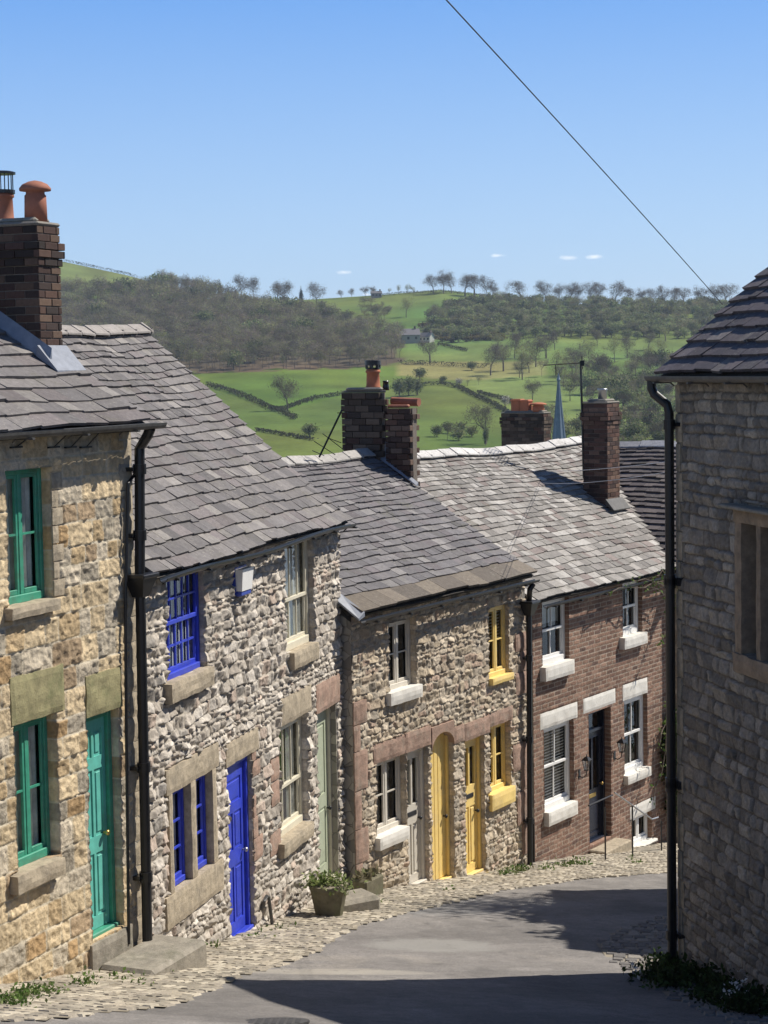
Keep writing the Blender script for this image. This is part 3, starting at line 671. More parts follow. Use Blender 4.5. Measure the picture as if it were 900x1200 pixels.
door(P2, h2, r_sd, 'sage', 'cream', .10, [(.15, .85, .08, .42), (.15, .85, .5, .92)], knob='black', lintel=(so((368, 804), (397, 789), (371, 838), (397, 820)), 'red_stone', .03))
rs_ = random.Random(5); q = []
z = r_bd[2]
for k in range(9):
    hh = rs_.uniform(.16, .34); w = rs_.uniform(.12, .34)
    if rs_.random() < .55: q.append((r_bd[1]+.02, r_bd[1]+w, z, z+hh-.012))
    z += hh
for k in range(5): q.append((r_lc[0]-rs_.uniform(.3, .42), r_lc[0]-.03, r_lc[2]-.1+k*.3, r_lc[2]-.1+k*.3+.27)) if k in (0, 2, 3) else None
stones(P2, h2, 'jamb_stone', q, 'red_stone', .022)
sag2 = lambda s, t: (-.09*math.sin(math.pi*min(max(s/6.9, 0), 1))+.05*(max(s, 0)/6.9)**3)*t-.02*math.sin(s*1.3)+.012*math.sin(s*4+t*9)-.05*math.sin(math.pi*t)*.6
_, pt2, L2 = slate_roof('roof', P2, h2, .07, E2+.06, -.16, -2.03, 2.775, .55, .165, .225, .027, SL, SP, sag2, seed=8)
ridge_tiles('ridge_tiles', P2, h2, pt2, L2, .07, E2+.06, .42, (.33, .30, .27))
gutter(P2, h2, .25, E2+.05, -.2, -2.07, 'black', .045, lambda s: .02*math.sin(s*1.4))
pv = MB(); a = onp(P2, 313, 1052, -.06); b = onp(P2, 320, 1090, -.06)
pv.tube([(a[0]-.10, -.02, a[2]-.12), (a[0]-.10, -.06, a[2]-.01), (a[0]-.04, -.07, a[2]+.03), (a[0]+.03, -.07, a[2]), (b[0], -.07, b[2]-.1)], .022, 8); pv.build('waste_pipe', M['castiron'], h2, -P2.zb)
al = P2.empty('alarm_box', label='small white and blue alarm box high on the pale rubble wall', cat='alarm box')
ra = so((271.5, 667), (285, 664), (274, 692), (284, 690)); mb = MB()
mb.hexa([(ra[0], -.11, ra[2]), (ra[1], -.11, ra[2]), (ra[1], -.04, ra[2]), (ra[0], -.04, ra[2]), (ra[0]-.02, -.13, ra[3]), (ra[1]+.02, -.13, ra[3]), (ra[1]+.02, -.04, ra[3]), (ra[0]-.02, -.04, ra[3])]); mb.build('casing', M['white'], al, -P2.zb)
mb = MB(); mb.box(ra[0]+.0, ra[1]-.0, -.10, -.03, ra[2]-.06, ra[2]-.002, None, .01); mb.box(ra[0]-.03, ra[1]+.03, -.038, 0.0, ra[2]-.04, ra[3]+.02); mb.build('base', M['bluecase'], al, -P2.zb)

# ================================================================== HOUSE 3: beige rubble, yellow and grey joinery
P3 = Plane(-.471, 25.0, 30.9, -7.8)
h3 = P3.empty('beige_rubble_cottage', label='beige rubble cottage row with ochre yellow doors and yellow window frames', cat='house')
E3 = P3.pt(616, 800)[0]
so = lambda a, b, c, d: P3.rect(a, b, c, d)
g_uw = so((456, 731), (487.5, 722), (455, 810), (487.5, 804)); y_uw = so((571, 714), (595.5, 706), (574, 796), (595.5, 788))
g_lw = so((441, 897), (476, 880), (441, 977), (476, 971)); g_d = so((477.5, 882), (503.6, 872), (478, 1046), (503.6, 1030)); y_a = so((504.6, 862), (531.7, 853), (507, 1041), (531.7, 1030))
y_d = so((545, 870), (568, 858), (546, 1034), (568, 1018)); y_lw = so((574, 854), (598, 842), (574, 930), (599, 922))
g_d = (g_d[0], y_a[0]-.10, g_d[2], g_d[3]) if g_d[1] > y_a[0]-.1 else g_d
print('H3', E3, g_uw, y_uw, g_lw, g_d, y_a, y_d, y_lw)
stone_wall('front_wall', P3, 0, E3, -9.3, -3.33, [g_uw, y_uw, g_lw, g_d, y_a, y_d, y_lw], h3, RUBBLE3, (.0145, .011), 23, .16)
house_body(P3, h3, .0, E3, 5.4, -10, -3.3, -1.5, 2.8)
window(P3, h3, g_uw, 'palegrey', 2, 2, .09, .05, .02, 'casement', None, (so((454, 817), (496, 806), (456, 831), (496, 818)), 'white_stone', .09))
window(P3, h3, y_uw, 'yellow', 2, 2, .045, .05, .02, 'casement', ('slats', .5), (so((574, 799), (603, 789), (576, 807), (603, 794)), 'yellow', .08))
window(P3, h3, g_lw, 'palegrey', 2, 2, .09, .05, .02, 'casement', None, (so((441, 986), (481, 972), (443, 1002), (481, 982)), 'white_stone', .10), (so((437, 876), (479, 857), (438, 896), (479, 881)), 'red_stone', .02))
door(P3, h3, g_d, 'palegrey', 'palegrey', .08, [(.12, .46, .06, .45), (.54, .88, .06, .45)], .055, [(.12, .46, .6, .95), (.54, .88, .6, .95)], knob='black', letter=(.53, 'black'))
door(P3, h3, y_a, 'yellow', 'yellow', .09, planks=5, fw=.05, knob='black')
door(P3, h3, y_d, 'yellow', 'yellow', .08, [(.12, .46, .06, .50), (.54, .88, .06, .50)], .055, [(.12, .46, .66, .95), (.54, .88, .66, .95)], knob='black', letter=(.58, 'black'))
window(P3, h3, y_lw, 'yellow', 2, 2, .09, .05, .02, 'casement', None, (so((573, 937), (605, 925), (576, 957), (605, 938)), 'yellow', .08), (so((572, 838), (600, 826), (572, 854), (600, 842)), 'red_stone', .02))
# arched head over the plank door and big red lintel stones
def arch_head(P, r, parent, mat, hgt=.24, w=.10, top=.28, proud=.03):
    mb = MB(); s0, s1, z0, z1 = r; n = 10; cx = (s0+s1)/2; hw = (s1-s0)/2
    for i in range(n):
        a0, a1 = math.pi*i/n, math.pi*(i+1)/n; x0, x1 = cx-hw*math.cos(a0), cx-hw*math.cos(a1); q0, q1 = z1-hgt+hgt*math.sin(a0), z1-hgt+hgt*math.sin(a1)
        mb.hexa([(x0, -proud, q0), (x1, -proud, q1), (x1, .13, q1), (x0, .13, q0), (x0, -proud, z1+top), (x1, -proud, z1+top), (x1, .13, z1+top), (x0, .13, z1+top)])
    P.flats.append((s0-.01, s1+.01, z1-hgt, z1+top, -.0)); return mb.build('arch_stone', M[mat], parent, -P.zb)
arch_head(P3, y_a, h3, 'red_stone', .22, top=.12)
q = [(g_d[0]-.05, y_a[0]-.012, g_d[3]+.0, g_d[3]+.28), (y_a[1]+.012, y_d[0]-.02, y_d[3]+.02, y_d[3]+.27), (y_d[0]-.01, y_d[1]+.16, y_d[3], y_d[3]+.26)]
z = -8.3; k = 0
while z < -4.4:
    hh = rs_.uniform(.28, .55); q.append((0.005, (.34 if k % 2 else .17), z, z+hh-.015)) if z < -4.6 else None
    if z > -7.9: q.append((E3-(.36 if k % 2 == 0 else .2), E3-.005, z, z+hh-.015)) if rs_.random() < .6 else None
    z += hh; k += 1
q.append((y_lw[1]+.05, E3-.02, y_lw[2]+.2, y_lw[2]+.62))
stones(P3, h3, 'quoin_stone', q, 'red_stone', .03)
mb = MB(); mb.box(g_d[0]-.02, g_d[1]+.02, -.10, .1, g_d[2]-.35, g_d[2]-.03, None, .01); mb.build('doorstep', M['white_stone'], h3, -P3.zb)
mb = MB(); mb.box(y_d[0]-.04, y_d[1]+.06, -.12, .1, y_d[2]-.35, y_d[2]-.035, None, .01); mb.build('doorstep', M['yellow'], h3, -P3.zb)
mb = MB(); mb.box(y_a[0], y_a[1]+.1, -.10, .1, y_a[2]-.35, y_a[2]-.035, None, .02); mb.build('doorstep', M['grey_stone'], h3, -P3.zb)
SLB = [(.165, .138, .108), (.20, .168, .13), (.13, .11, .09)]
sag3 = lambda s, t: -.05*math.sin(math.pi*min(max(s/5.6, 0), 1))*t+.012*math.sin(s*3+t*6)-.03*math.sin(math.pi*t)
_, pt3, L3 = slate_roof('roof', P3, h3, -.05, E3+.06, -.17, -3.27, 2.8, -1.40, .16, .21, .026, [(x*.93, y*.95, z*1.0) for x, y, z in SL], SP, sag3, seed=13, big=(1, .36, .46, SLB))
ridge_tiles('ridge_tiles', P3, h3, pt3, L3, -.05, E3+.06, .4, (.40, .38, .35))
gutter(P3, h3, .0, E3+.05, -.2, -3.36, 'black', .05)
mb = MB(); a = Vector(pt3(-.06, 0, .02)); b = Vector(pt3(-.06, .38, .03)); mb.hexa([(a.x-.10, a.y-.05, a.z-.09), (a.x+.05, a.y-.05, a.z-.05), (b.x+.05, b.y, b.z+.0), (b.x-.1, b.y, b.z-.05), (a.x-.10, a.y-.05, a.z-.06), (a.x+.05, a.y-.05, a.z+.015), (b.x+.05, b.y, b.z+.03), (b.x-.1, b.y, b.z-.02)]); mb.build('flashing', M['lead'], h3, -P3.zb)
a = onp(P3, 619, 700, -.09); b = onp(P3, 620.5, 1018, -.09)
pipe(P3, h3, [(E3-.1, -.2, -3.42), (a[0]-.1, -.17, -3.5), (a[0], -.1, -3.75), (b[0], -.1, b[2]), (b[0]+.02, -.2, b[2]-.1)], .045, 'black', (-4.6, -5.9, -7.2), hop=(a[0], -.1, -3.72))
pipe(P3, h3, [(b[0]+.22, -.06, b[2]+.05), (b[0]+.22, -.06, b[2]+.75)], .02, 'black', (), 'waste_pipe')
CD = [(.075, .055, .042), (.10, .07, .052), (.055, .042, .035), (.13, .095, .07), (.09, .05, .038)]
c3 = brick_stack('chimney', P3, h3, 5.2, E3, 2.5, 3.3, -2.2, -.40, CD, 3, .105, 21, True, .26)
pot(P3, c3, 5.4, 2.85, -.34, .33, .115, 'orange_clay', 'drum'); pot(P3, c3, 5.42, 2.62, -.34, .13, .05, 'black', None)
c3b = brick_stack('chimney', P3, h3, 5.35, E3+.04, 2.0, 2.49, -2.6, -.66, [(.09, .05, .038), (.12, .07, .05), (.065, .042, .034), (.17, .115, .085)], 2, .09, 22, False)
mb = MB(); mb.box(5.33, E3+.03, 2.1, 2.5, -.655, -.60, None, .02); mb.tube([(5.5, 2.04, -.57), (5.5, 2.55, -.55)], .07, 12); mb.build('clay_cap', M['terracotta'], c3b, -P3.zb)
fl = MB(); zr3 = lambda d: -3.27+(d+.17)*.63
fl.hexa([(5.12, 1.9, zr3(1.9)+.05), (5.19, 1.9, zr3(1.9)+.05), (5.19, 2.6, zr3(2.6)+.05), (5.12, 2.6, zr3(2.6)+.05), (5.12, 1.9, zr3(1.9)+.06), (5.19, 1.9, zr3(1.9)+.10), (5.19, 2.6, zr3(2.6)+.15), (5.12, 2.6, zr3(2.6)+.06)])
fl.box(5.185, 5.2, 2.46, 2.52, -1.7, -1.2); fl.build('flashing', M['lead'], c3, -P3.zb)

# ================================================================== HOUSE 4: red-brown brick, white painted stone
P4 = Plane(2.35, 29.95, 33.3, -8.4)
h4 = P4.empty('brick_house', label='red brown brick house with cream painted sills and a black front door', cat='house')
so = lambda a, b, c, d: P4.rect(a, b, c, d)
w1 = so((635.5, 703), (666.5, 697), (635, 780), (666.5, 774)); w2 = so((729.5, 683), (752, 678), (729.5, 746), (752, 741)); w3 = so((637, 854), (672, 842), (638, 948), (672, 942))
d4 = so((688.5, 837), (716, 828), (691.7, 990), (715.5, 981)); w4 = so((731, 822), (758, 812), (732, 907), (758, 900)); w5 = so((740.7, 959), (763.5, 951), (741.7, 992), (763.5, 983))
ze4 = -3.70; E4 = 5.32
for w_ in (w1, w2): pass
w1 = (w1[0], w1[1], w1[2], min(w1[3], ze4-.05)); w2 = (w2[0], w2[1], w2[2], min(w2[3], ze4-.05))
print('H4', w1, w2, w3, d4, w4, w5)
stone_wall('front_wall', P4, 0, E4, -10, ze4+.06, [w1, w2, w3, d4, w4, w5], h4, BRICK, (.0205, .0125), 31, .14, 'wall')
house_body(P4, h4, .0, 8.4, 6.2, -11, ze4+.05, -1.65, 3.1)
wk = dict(fw=.06, bar=.02)
window(P4, h4, w1, 'white', 2, 2, .07, .065, .02, True, ('net', .4), (so((634, 790), (674, 780.5), (637, 804.5), (674, 792)), 'white_stone', .12), mid=.5)
window(P4, h4, w2, 'white', 2, 2, .07, .065, .02, True, None, (so((727, 752), (759.5, 744), (729.5, 764), (759.5, 755.5)), 'white_stone', .12), mid=.5)
window(P4, h4, w3, 'white', 2, 2, .07, .065, .02, True, ('slats', .9), (so((639, 957), (678, 944), (641, 971.5), (678, 957)), 'white_stone', .10), (so((633, 837), (676.5, 822.7), (634, 855), (676.5, 841)), 'white_stone', .012), mid=.5)
window(P4, h4, w4, 'white', 2, 2, .07, .065, .02, True, None, (so((733, 913), (764, 902), (733, 923), (764, 910)), 'white_stone', .10), (so((729.5, 803), (758.5, 794), (730, 822), (758.5, 811.5)), 'white_stone', .012), mid=.5)
window(P4, h4, w5, 'white', 2, 1, .08, .05, .02, 'casement', None, (so((740, 992), (771.5, 983), (740, 999), (771.5, 987)), 'white_stone', .12), (so((738, 946), (768, 933), (739, 960), (768, 948)), 'white_stone', .012))
door(P4, h4, d4, 'navy', 'navy', .13, [(.12, .88, .05, .32)], .06, [(.15, .46, .46, .94), (.54, .85, .46, .94)], knob='brass', letter=(.4, 'brass'), transom=.32, lintel=(so((683, 819), (721, 807), (684, 838), (721, 822)), 'white_stone', .012))
S4 = [(.24, .225, .205), (.29, .27, .245), (.20, .185, .17), (.38, .36, .33), (.21, .175, .16)]
sag4 = lambda s, t: -.05*math.sin(math.pi*min(max(s/8, 0), 1))*t+.01*math.sin(s*3+t*6)-.03*math.sin(math.pi*t)+.03*math.sin(s*.9)*t
_, pt4, L4 = slate_roof('roof', P4, h4, -.3, E4, -.2, -3.74, 3.1, -1.55, .155, .20, .022, S4, [.33, .2, .2, .14, .13], sag4, right=lambda t: max(0, t*3.3-.2)*.93, seed=17, cv=.25)
ridge_tiles('ridge_tiles', P4, h4, pt4, L4, -.3, E4+2.75, .42, (.55, .53, .50), .17)
gutter(P4, h4, .05, E4, -.22, -3.84, 'black', .045)
c4 = brick_stack('chimney', P4, h4, 5.55, 6.08, 1.4, 1.92, -3.4, -.74, [(.095, .052, .04), (.12, .066, .05), (.07, .045, .038), (.16, .10, .072)], 4, .08, 33)
mb = MB(); mb.lathe(5.8, 1.62, [(-.70, .085), (-.5, .085), (-.49, .095), (-.46, .095)], 16); mb.build('chimney_pot', M['steel'], c4, -P4.zb, True)
fl = MB(); zr4 = lambda d: -3.74+(d+.2)*.664
fl.hexa([(5.45, 1.22, zr4(1.22)+.04), (6.15, 1.22, zr4(1.22)+.04), (6.15, 1.4, zr4(1.4)+.04), (5.45, 1.4, zr4(1.4)+.04), (5.45, 1.22, zr4(1.22)+.06), (6.15, 1.22, zr4(1.22)+.06), (6.15, 1.39, zr4(1.4)+.14), (5.45, 1.39, zr4(1.4)+.14)]); fl.build('flashing', M['castiron'], c4, -P4.zb)
# two wall lanterns either side of the black door
def lantern(px, py, label):
    s_, z_ = P4.pt(px, py, -.22); o = P4.world(s_, 0, z_); t = empty('wall_lantern', o, math.pi/2-P4.th, label=label, cat='wall lantern', group='lanterns beside the black door'); t.scale = (.68, .68, .68)
    b = MB(); b.box(-.05, .05, -.02, .0, -.35, -.12); b.tube([(0, -.02, -.30), (0, -.10, -.33), (0, -.20, -.27), (0, -.22, -.14)], .013, 8); b.build('bracket', M['black'], t)
    b = MB(); y = -.22
    for sx, sy in ((-1, -1), (1, -1), (1, 1), (-1, 1)): b.tube([(sx*.045, y+sy*.045, -.12), (sx*.085, y+sy*.085, .12)], .008, 5)
    b.box(-.05, .05, y-.05, y+.05, -.135, -.115); b.box(-.095, .095, y-.095, y+.095, .115, .13)
    b.hexa([(-.1, y-.1, .13), (.1, y-.1, .13), (.1, y+.1, .13), (-.1, y+.1, .13), (-.03, y-.03, .21), (.03, y-.03, .21), (.03, y+.03, .21), (-.03, y+.03, .21)]); b.tube([(0, y, .2), (0, y, .27)], [.02, .008], 8); b.build('cage', M['black'], t)
    g = MB(); g.hexa([(-.04, y-.04, -.11), (.04, y-.04, -.11), (.04, y+.04, -.11), (-.04, y+.04, -.11), (-.078, y-.078, .11), (.078, y-.078, .11), (.078, y+.078, .11), (-.078, y+.078, .11)]); g.build('glass', M['glass'], t)
lantern(692, 897, 'black carriage lantern to the left of the black front door'); lantern(733, 876, 'black carriage lantern between black door and right sash window')
# steps, railing
sp = P4.empty('front_steps', label='stone steps leading up to the black front door', cat='steps')
gz = float(ground(*P4.world((d4[0]+d4[1])/2, -.6, 0)[:2]))
mb = MB(); mb.box(d4[0]-.06, d4[1]+.12, -.34, -.015, gz-.4, d4[2]-.05, None, .02); mb.build('step', M['dressed'], sp, -P4.zb)
mb = MB(); mb.box(d4[0]-.1, d4[1]+.45, -.75, -.35, gz-.5, d4[2]-.24, None, .03); mb.build('step', M['grey_stone'], sp, -P4.zb)
rl = P4.empty('handrail', label='thin iron handrail beside the brick house front steps', cat='handrail')
d_ = -.75; X = lambda px, py: onp(P4, px, py, d_)
mb = MB(); a, b, c, e = X(720, 929), X(764, 960), X(709, 948), X(709, 1012)
top = mb; 
mb.tube([a, b, (b[0]+.25, d_, b[2]-.02)], .014, 6); mb.build('rail', M['steel'], rl, -P4.zb)
for (px, y0_, y1_) in ((709, 946, 1014), (741, 944, 1015), (775, 962, 1010)):
    p, q_ = X(px, y0_), X(px, y1_); mb = MB(); mb.tube([p, (p[0], d_, q_[2])], .014, 6); mb.build('post', M['black'], rl, -P4.zb)
p, q_ = X(690, 944), X(718, 946); mb = MB(); mb.tube([p, (q_[0], d_, p[2])], .014, 6); mb.build('rail', M['black'], rl, -P4.zb)

# wing running back from the brick house
o5 = P4.world(E4+.02, 0, 0); P5 = Plane(o5[0], o5[1], 33.3+90, -8.8)
h5 = P5.empty('cross_wing_house', label='dark stone roofed house joined to the far end of the brick house', cat='house')
stone_wall('front_wall', P5, -.02, .30, -10.5, -3.6, [], h5, RUBBLE3, (.03, .03), 41, .1)
mb = MB(); mb.box(-6.5, -.03, .02, .3, -10.5, -4.1); mb.box(.0, .30, .06, 6.0, -10.5, -3.7); mb.build('side_walls', M['side'], h5, -P5.zb)
_, pt5, L5 = slate_roof('roof', P5, h5, -3.3, .55, -.15, -3.78, 3.1, -1.66, .17, .26, .03, [(.11, .095, .095), (.14, .12, .115), (.09, .08, .08)], [.4, .3, .3], lambda s, t: .015*math.sin(s*3), seed=19)
ridge_tiles('ridge_tiles', P5, h5, pt5, L5, -3.3, .55, .62, (.5, .48, .46), .12)

# ================================================================== shaded stone house on the right
PR = Plane(3.0, 19.1, 167.4, -6.3)
hr = PR.empty('corner_stone_house', label='shaded grey coursed stone house with black downpipe at the right edge', cat='house')
so = lambda a, b, c, d: PR.rect(a, b, c, d)
s_w0 = PR.pt(866, 690)[0]; zz0 = PR.pt(868, 765)[1]; zz1 = PR.pt(868, 612)[1]; wr = (s_w0+.10, s_w0+1.45, zz0, zz1)
print('HR', wr, PR.pt(900, 700))
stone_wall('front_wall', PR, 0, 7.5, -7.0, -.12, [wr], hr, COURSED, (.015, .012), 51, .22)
house_body(PR, hr, 0, 7.5, 6.4, -8, -.14, 2.5, 3.2)
ms = MB(); a, b, c, d = wr; PR.flats += [(a-.14, b+.14, d, d+.18, 0), (a-.14, b+.14, c-.18, c, 0), (a-.13, b+.13, c, d, 0)]
ms.block(a-.14, b+.14, -.05, .16, d+.002, d+.13, .007); ms.block(a-.14, b+.14, -.06, .16, c-.18, c-.002, .007)
for (x0, x1) in ((a-.13, a+.02), (a+.36, a+.45), (a+.80, a+.89), (b-.02, b+.13)): ms.block(x0, x1, -.04, .15, c, d, .006)
M['brown_stone'] = paint('brown_window_stone', (.30, .225, .15), .9, .3, 9, (.15, .12, .09), (.8, .012)); ms.build('mullioned_surround', M['brown_stone'], hr, -PR.zb)
ms = MB(); ms.box(a-.24, b+.24, -.16, .02, d+.135, d+.17, None, .01); ms.build('hood_mould', M['grey_stone'], hr, -PR.zb)
for (x0, x1) in ((a+.021, a+.359), (a+.451, a+.799), (a+.891, b-.021)): window(PR, hr, (x0, x1, c+.004, d-.004), 'castiron', 1, 1, .13, .03, .01, False, ('net', .5))
stones(PR, hr, 'quoin_stone', [(.004, (.12 if k % 2 else .17), -6.2+k*.3, -6.2+k*.3+.285) for k in range(20)], 'dressed', .035)
zr_top = -.12+.85*3.4
sagr = lambda s, t: .012*math.sin(s*2.5)
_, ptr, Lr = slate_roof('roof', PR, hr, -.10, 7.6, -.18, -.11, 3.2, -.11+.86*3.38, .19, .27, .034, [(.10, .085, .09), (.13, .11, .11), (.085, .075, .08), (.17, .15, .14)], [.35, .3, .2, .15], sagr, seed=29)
ridge_tiles('ridge_tiles', PR, hr, ptr, Lr, -.1, 7.6)
gutter(PR, hr, -.16, 7.6, -.24, -.13, 'castiron', .06)
mb = MB(); mb.tube([(-.10, -.24, -.18), (-.10, -.24, -.25), (-.08, -.22, -.31), (.02, -.12, -.42), (.035, -.105, -.5), (.05, -.105, -6.25)], .048, 14)
for z in (-.62, -2.2, -2.24, -4.3, -4.34, -5.9): mb.lathe(.035, -.105, [(z-.05, .060), (z+.05, .060)], 14); mb.box(-.06, .14, -.06, .01, z-.02, z+.02)
mb.build('downpipe', M['black'], hr, -PR.zb)

# ================================================================== ground, road, setts
m, nt, b = new_mat('asphalt'); co = nt.nodes.new('ShaderNodeTexCoord').outputs['Object']
n1 = noise_node(nt, 45, 5, .85, co); n2 = noise_node(nt, 1.1, 5, .65, co); n3 = noise_node(nt, 7, 6, .75, co)
c1_ = ramp(nt, n2.outputs['Fac'], [(.3, (.16, .148, .136)), (.7, (.255, .236, .216))]); c2_ = ramp(nt, n1.outputs['Fac'], [(.3, (.55,)*3), (.72, (1.5,)*3)])
c3_ = ramp(nt, n3.outputs['Fac'], [(.35, (.8,)*3), (.7, (1.12,)*3)])
cc = mixc(nt, mixc(nt, c1_, c2_, 1.0, 'MULTIPLY'), c3_, 1.0, 'MULTIPLY')
n9 = noise_node(nt, .45, 3, .5, co); cc = mixc(nt, cc, ramp(nt, n9.outputs['Fac'], [(.42, (.72,)*3), (.47, (1.0,)*3), (.6, (1.0,)*3), (.63, (1.22, 1.2, 1.15))]), .8, 'MULTIPLY')
def patch(cx, cy, rx, ry, c, cc, rot=0, soft=.35):
    mp = nt.nodes.new('ShaderNodeMapping'); mp.vector_type = 'TEXTURE'; mp.inputs['Location'].default_value = (cx, cy, 0); mp.inputs['Rotation'].default_value = (0, 0, rot); mp.inputs['Scale'].default_value = (rx, ry, 1e3)
    nt.links.new(co, mp.inputs['Vector']); ln = nt.nodes.new('ShaderNodeVectorMath'); ln.operation = 'LENGTH'; nt.links.new(mp.outputs[0], ln.inputs[0])
    ad = nt.nodes.new('ShaderNodeMath'); ad.operation = 'MULTIPLY_ADD'; nt.links.new(n3.outputs['Fac'], ad.inputs[0]); ad.inputs[1].default_value = 1.6; nt.links.new(ln.outputs['Value'], ad.inputs[2])
    k = ramp(nt, ad.outputs[0], [(0, (1,)*3), (1, (0,)*3)]); 
    r_ = nt.nodes.new('ShaderNodeMapRange'); nt.links.new(ad.outputs[0], r_.inputs['Value']); r_.inputs['From Min'].default_value = 1.6; r_.inputs['From Max'].default_value = 1.6+soft; r_.inputs['To Min'].default_value = .6; r_.inputs['To Max'].default_value = 0
    return mixc(nt, cc, c, r_.outputs['Result'])
pp = on_ground(505, 1108); cc = patch(pp[0], pp[1], .75, .5, (0.302, 0.293, 0.265), cc)
pp = on_ground(370, 1139); cc = patch(pp[0], pp[1], .8, .22, (0.364, 0.329, 0.273), cc, .3)
pp = on_ground(440, 1140); cc = patch(pp[0], pp[1], .6, .15, (0.340, 0.312, 0.265), cc, .2)
pp = on_ground(560, 1062); cc = patch(pp[0], pp[1], 1.6, .7, (0.227, 0.223, 0.217), cc, .5)
vo = nt.nodes.new('ShaderNodeTexVoronoi'); vo.feature = 'DISTANCE_TO_EDGE'; vo.inputs['Scale'].default_value = .55
wv = nt.nodes.new('ShaderNodeVectorMath'); wv.operation = 'MULTIPLY_ADD'; nt.links.new(n3.outputs['Color'], wv.inputs[0]); wv.inputs[1].default_value = (.7, .7, .7); nt.links.new(co, wv.inputs[2]); nt.links.new(wv.outputs[0], vo.inputs['Vector'])
kk = ramp(nt, vo.outputs['Distance'], [(0, (1,)*3), (.012, (0,)*3)]); mm = ramp(nt, n2.outputs['Fac'], [(.5, (0,)*3), (.6, (.7,)*3)])
gr = noise_node(nt, 130, 2, .9, co); cc = mixc(nt, cc, (.42, .40, .36), ramp(nt, gr.outputs['Fac'], [(.66, (0,)*3), (.72, (.6,)*3)]))
n7 = noise_node(nt, 2.6, 7, .8, co); cc = mixc(nt, cc, (.07, .066, .062), ramp(nt, n7.outputs['Fac'], [(.57, (0,)*3), (.66, (.55,)*3)]))
cc = mixc(nt, cc, (.045, .043, .04), mixc(nt, kk, mm, 1.0, 'MULTIPLY'))
nt.links.new(cc, b.inputs['Base Color']); b.inputs['Roughness'].default_value = .82; bump(nt, b, n1.outputs['Fac'], .5, .006); M['asphalt'] = m
m, nt, b = new_mat('packed_earth'); n = noise_node(nt, 5, 6, .7); nt.links.new(ramp(nt, n.outputs['Fac'], [(.3, (.17, .145, .105)), (.7, (.32, .28, .21))]), b.inputs['Base Color']); b.inputs['Roughness'].default_value = .95; M['earth'] = m

def sheet(name, x0, x1, y0, y1, nx, ny, dz, mat, kind='structure', rough=0.):
    xs, ys = np.meshgrid(np.linspace(x0, x1, nx), np.linspace(y0, y1, ny), indexing='ij'); z = ground(xs, ys)+dz+rough*(fbm(xs*1.3, ys*1.3, 3)-.5)
    I = np.arange(nx*ny).reshape(nx, ny); q = np.stack([I[:-1, :-1], I[1:, :-1], I[1:, 1:], I[:-1, 1:]], -1).reshape(-1, 4)
    return tag(np_mesh(name, np.stack([xs, ys, z], -1).reshape(-1, 3), q, mats=M[mat], smooth=True), kind=kind)
sheet('ground', -40, 45, -6, 46, 80, 60, -.06, 'earth')
sheet('road', -7, 14, -5, 45, 140, 330, 0, 'asphalt', rough=.03)
front = [P1.world(-4.2, 0, 0), P1.world(0, 0, 0), P2.world(E2, 0, 0), P3.world(0, 0, 0), P3.world(E3, 0, 0), P4.world(E4+.2, 0, 0)]
edge_px = [(-60, 1202), (0, 1198), (60, 1196), (110, 1190), (200, 1179), (250, 1158), (290, 1142), (330, 1131), (372, 1115), (390, 1101), (425, 1084), (489, 1067), (540, 1056), (586, 1044), (640, 1036), (682, 1030), (740, 1026), (792, 1023)]
edge = [on_ground(*q) for q in edge_px]
def pip(x, y, poly):
    c = False; j = len(poly)-1
    for i in range(len(poly)):
        if (poly[i][1] > y) != (poly[j][1] > y) and x < (poly[j][0]-poly[i][0])*(y-poly[i][1])/(poly[j][1]-poly[i][1])+poly[i][0]: c = not c
        j = i
    return c
left_poly = [(p[0], p[1]) for p in front]+[(p[0], p[1]) for p in edge[::-1]]
re_px = [(792, 1070), (760, 1080), (730, 1090), (705, 1101), (703, 1112), (718, 1128), (745, 1146), (775, 1162), (830, 1190), (900, 1215)]
redge = [on_ground(*q) for q in re_px]
right_poly = [(p[0], p[1]) for p in redge]+[(3.6, 15.5), (3.02, 19.05), (4.5, 19.5), (5.0, 23.0)]
def setts(name, poly, th, seed, dz=.0, cols=((.40, .35, .27), (.33, .29, .23), (.46, .41, .32), (.27, .24, .19)), l=.105, w=.17, jag=.0):
    rs = random.Random(seed); mb = MB(); xs = [p[0] for p in poly]; ys = [p[1] for p in poly]; cx, cy = sum(xs)/len(xs), sum(ys)/len(ys)
    S = Vector((math.sin(th), math.cos(th))); N = Vector((math.cos(th), -math.sin(th))); R_ = 14; u = -R_; k = 0
    while u < R_:
        wd = w*rs.uniform(.8, 1.25); v = -R_-rs.random()*l
        while v < R_:
            ln = l*rs.uniform(.7, 1.3); c = Vector((cx, cy))+S*(u+wd/2)+N*(v+ln/2); o = .05*math.sin(v*1.3)+.04*math.sin(v*3.1+1)
            c += S*o
            if pip(c.x, c.y, poly):
                g = rs.uniform(.85, 1.12); cc = tuple(x*g for x in rs.choice(cols)); h = dz+.011+rs.uniform(-.005, .005); tl = rs.uniform(-.006, .006)
                def q(a, b_, hh):
                    p = c+S*a+N*b_; return (p.x, p.y, float(ground(p.x, p.y))+hh)
                A, B = wd/2-.003, ln/2-.004; i_ = .016
                mb.hexa([q(-A, -B, dz-.01), q(A, -B, dz-.01), q(A, B, dz-.01), q(-A, B, dz-.01), q(-A+i_, -B+i_, h), q(A-i_, -B+i_, h+tl), q(A-i_, B-i_, h+tl), q(-A+i_, B-i_, h)], cc, skip=(0,))
            v += ln
        u += wd; k += 1
    return tag(mb.build(name, M['sett']), kind='structure')
setts('pavement', left_poly, R(22), 4, .008)
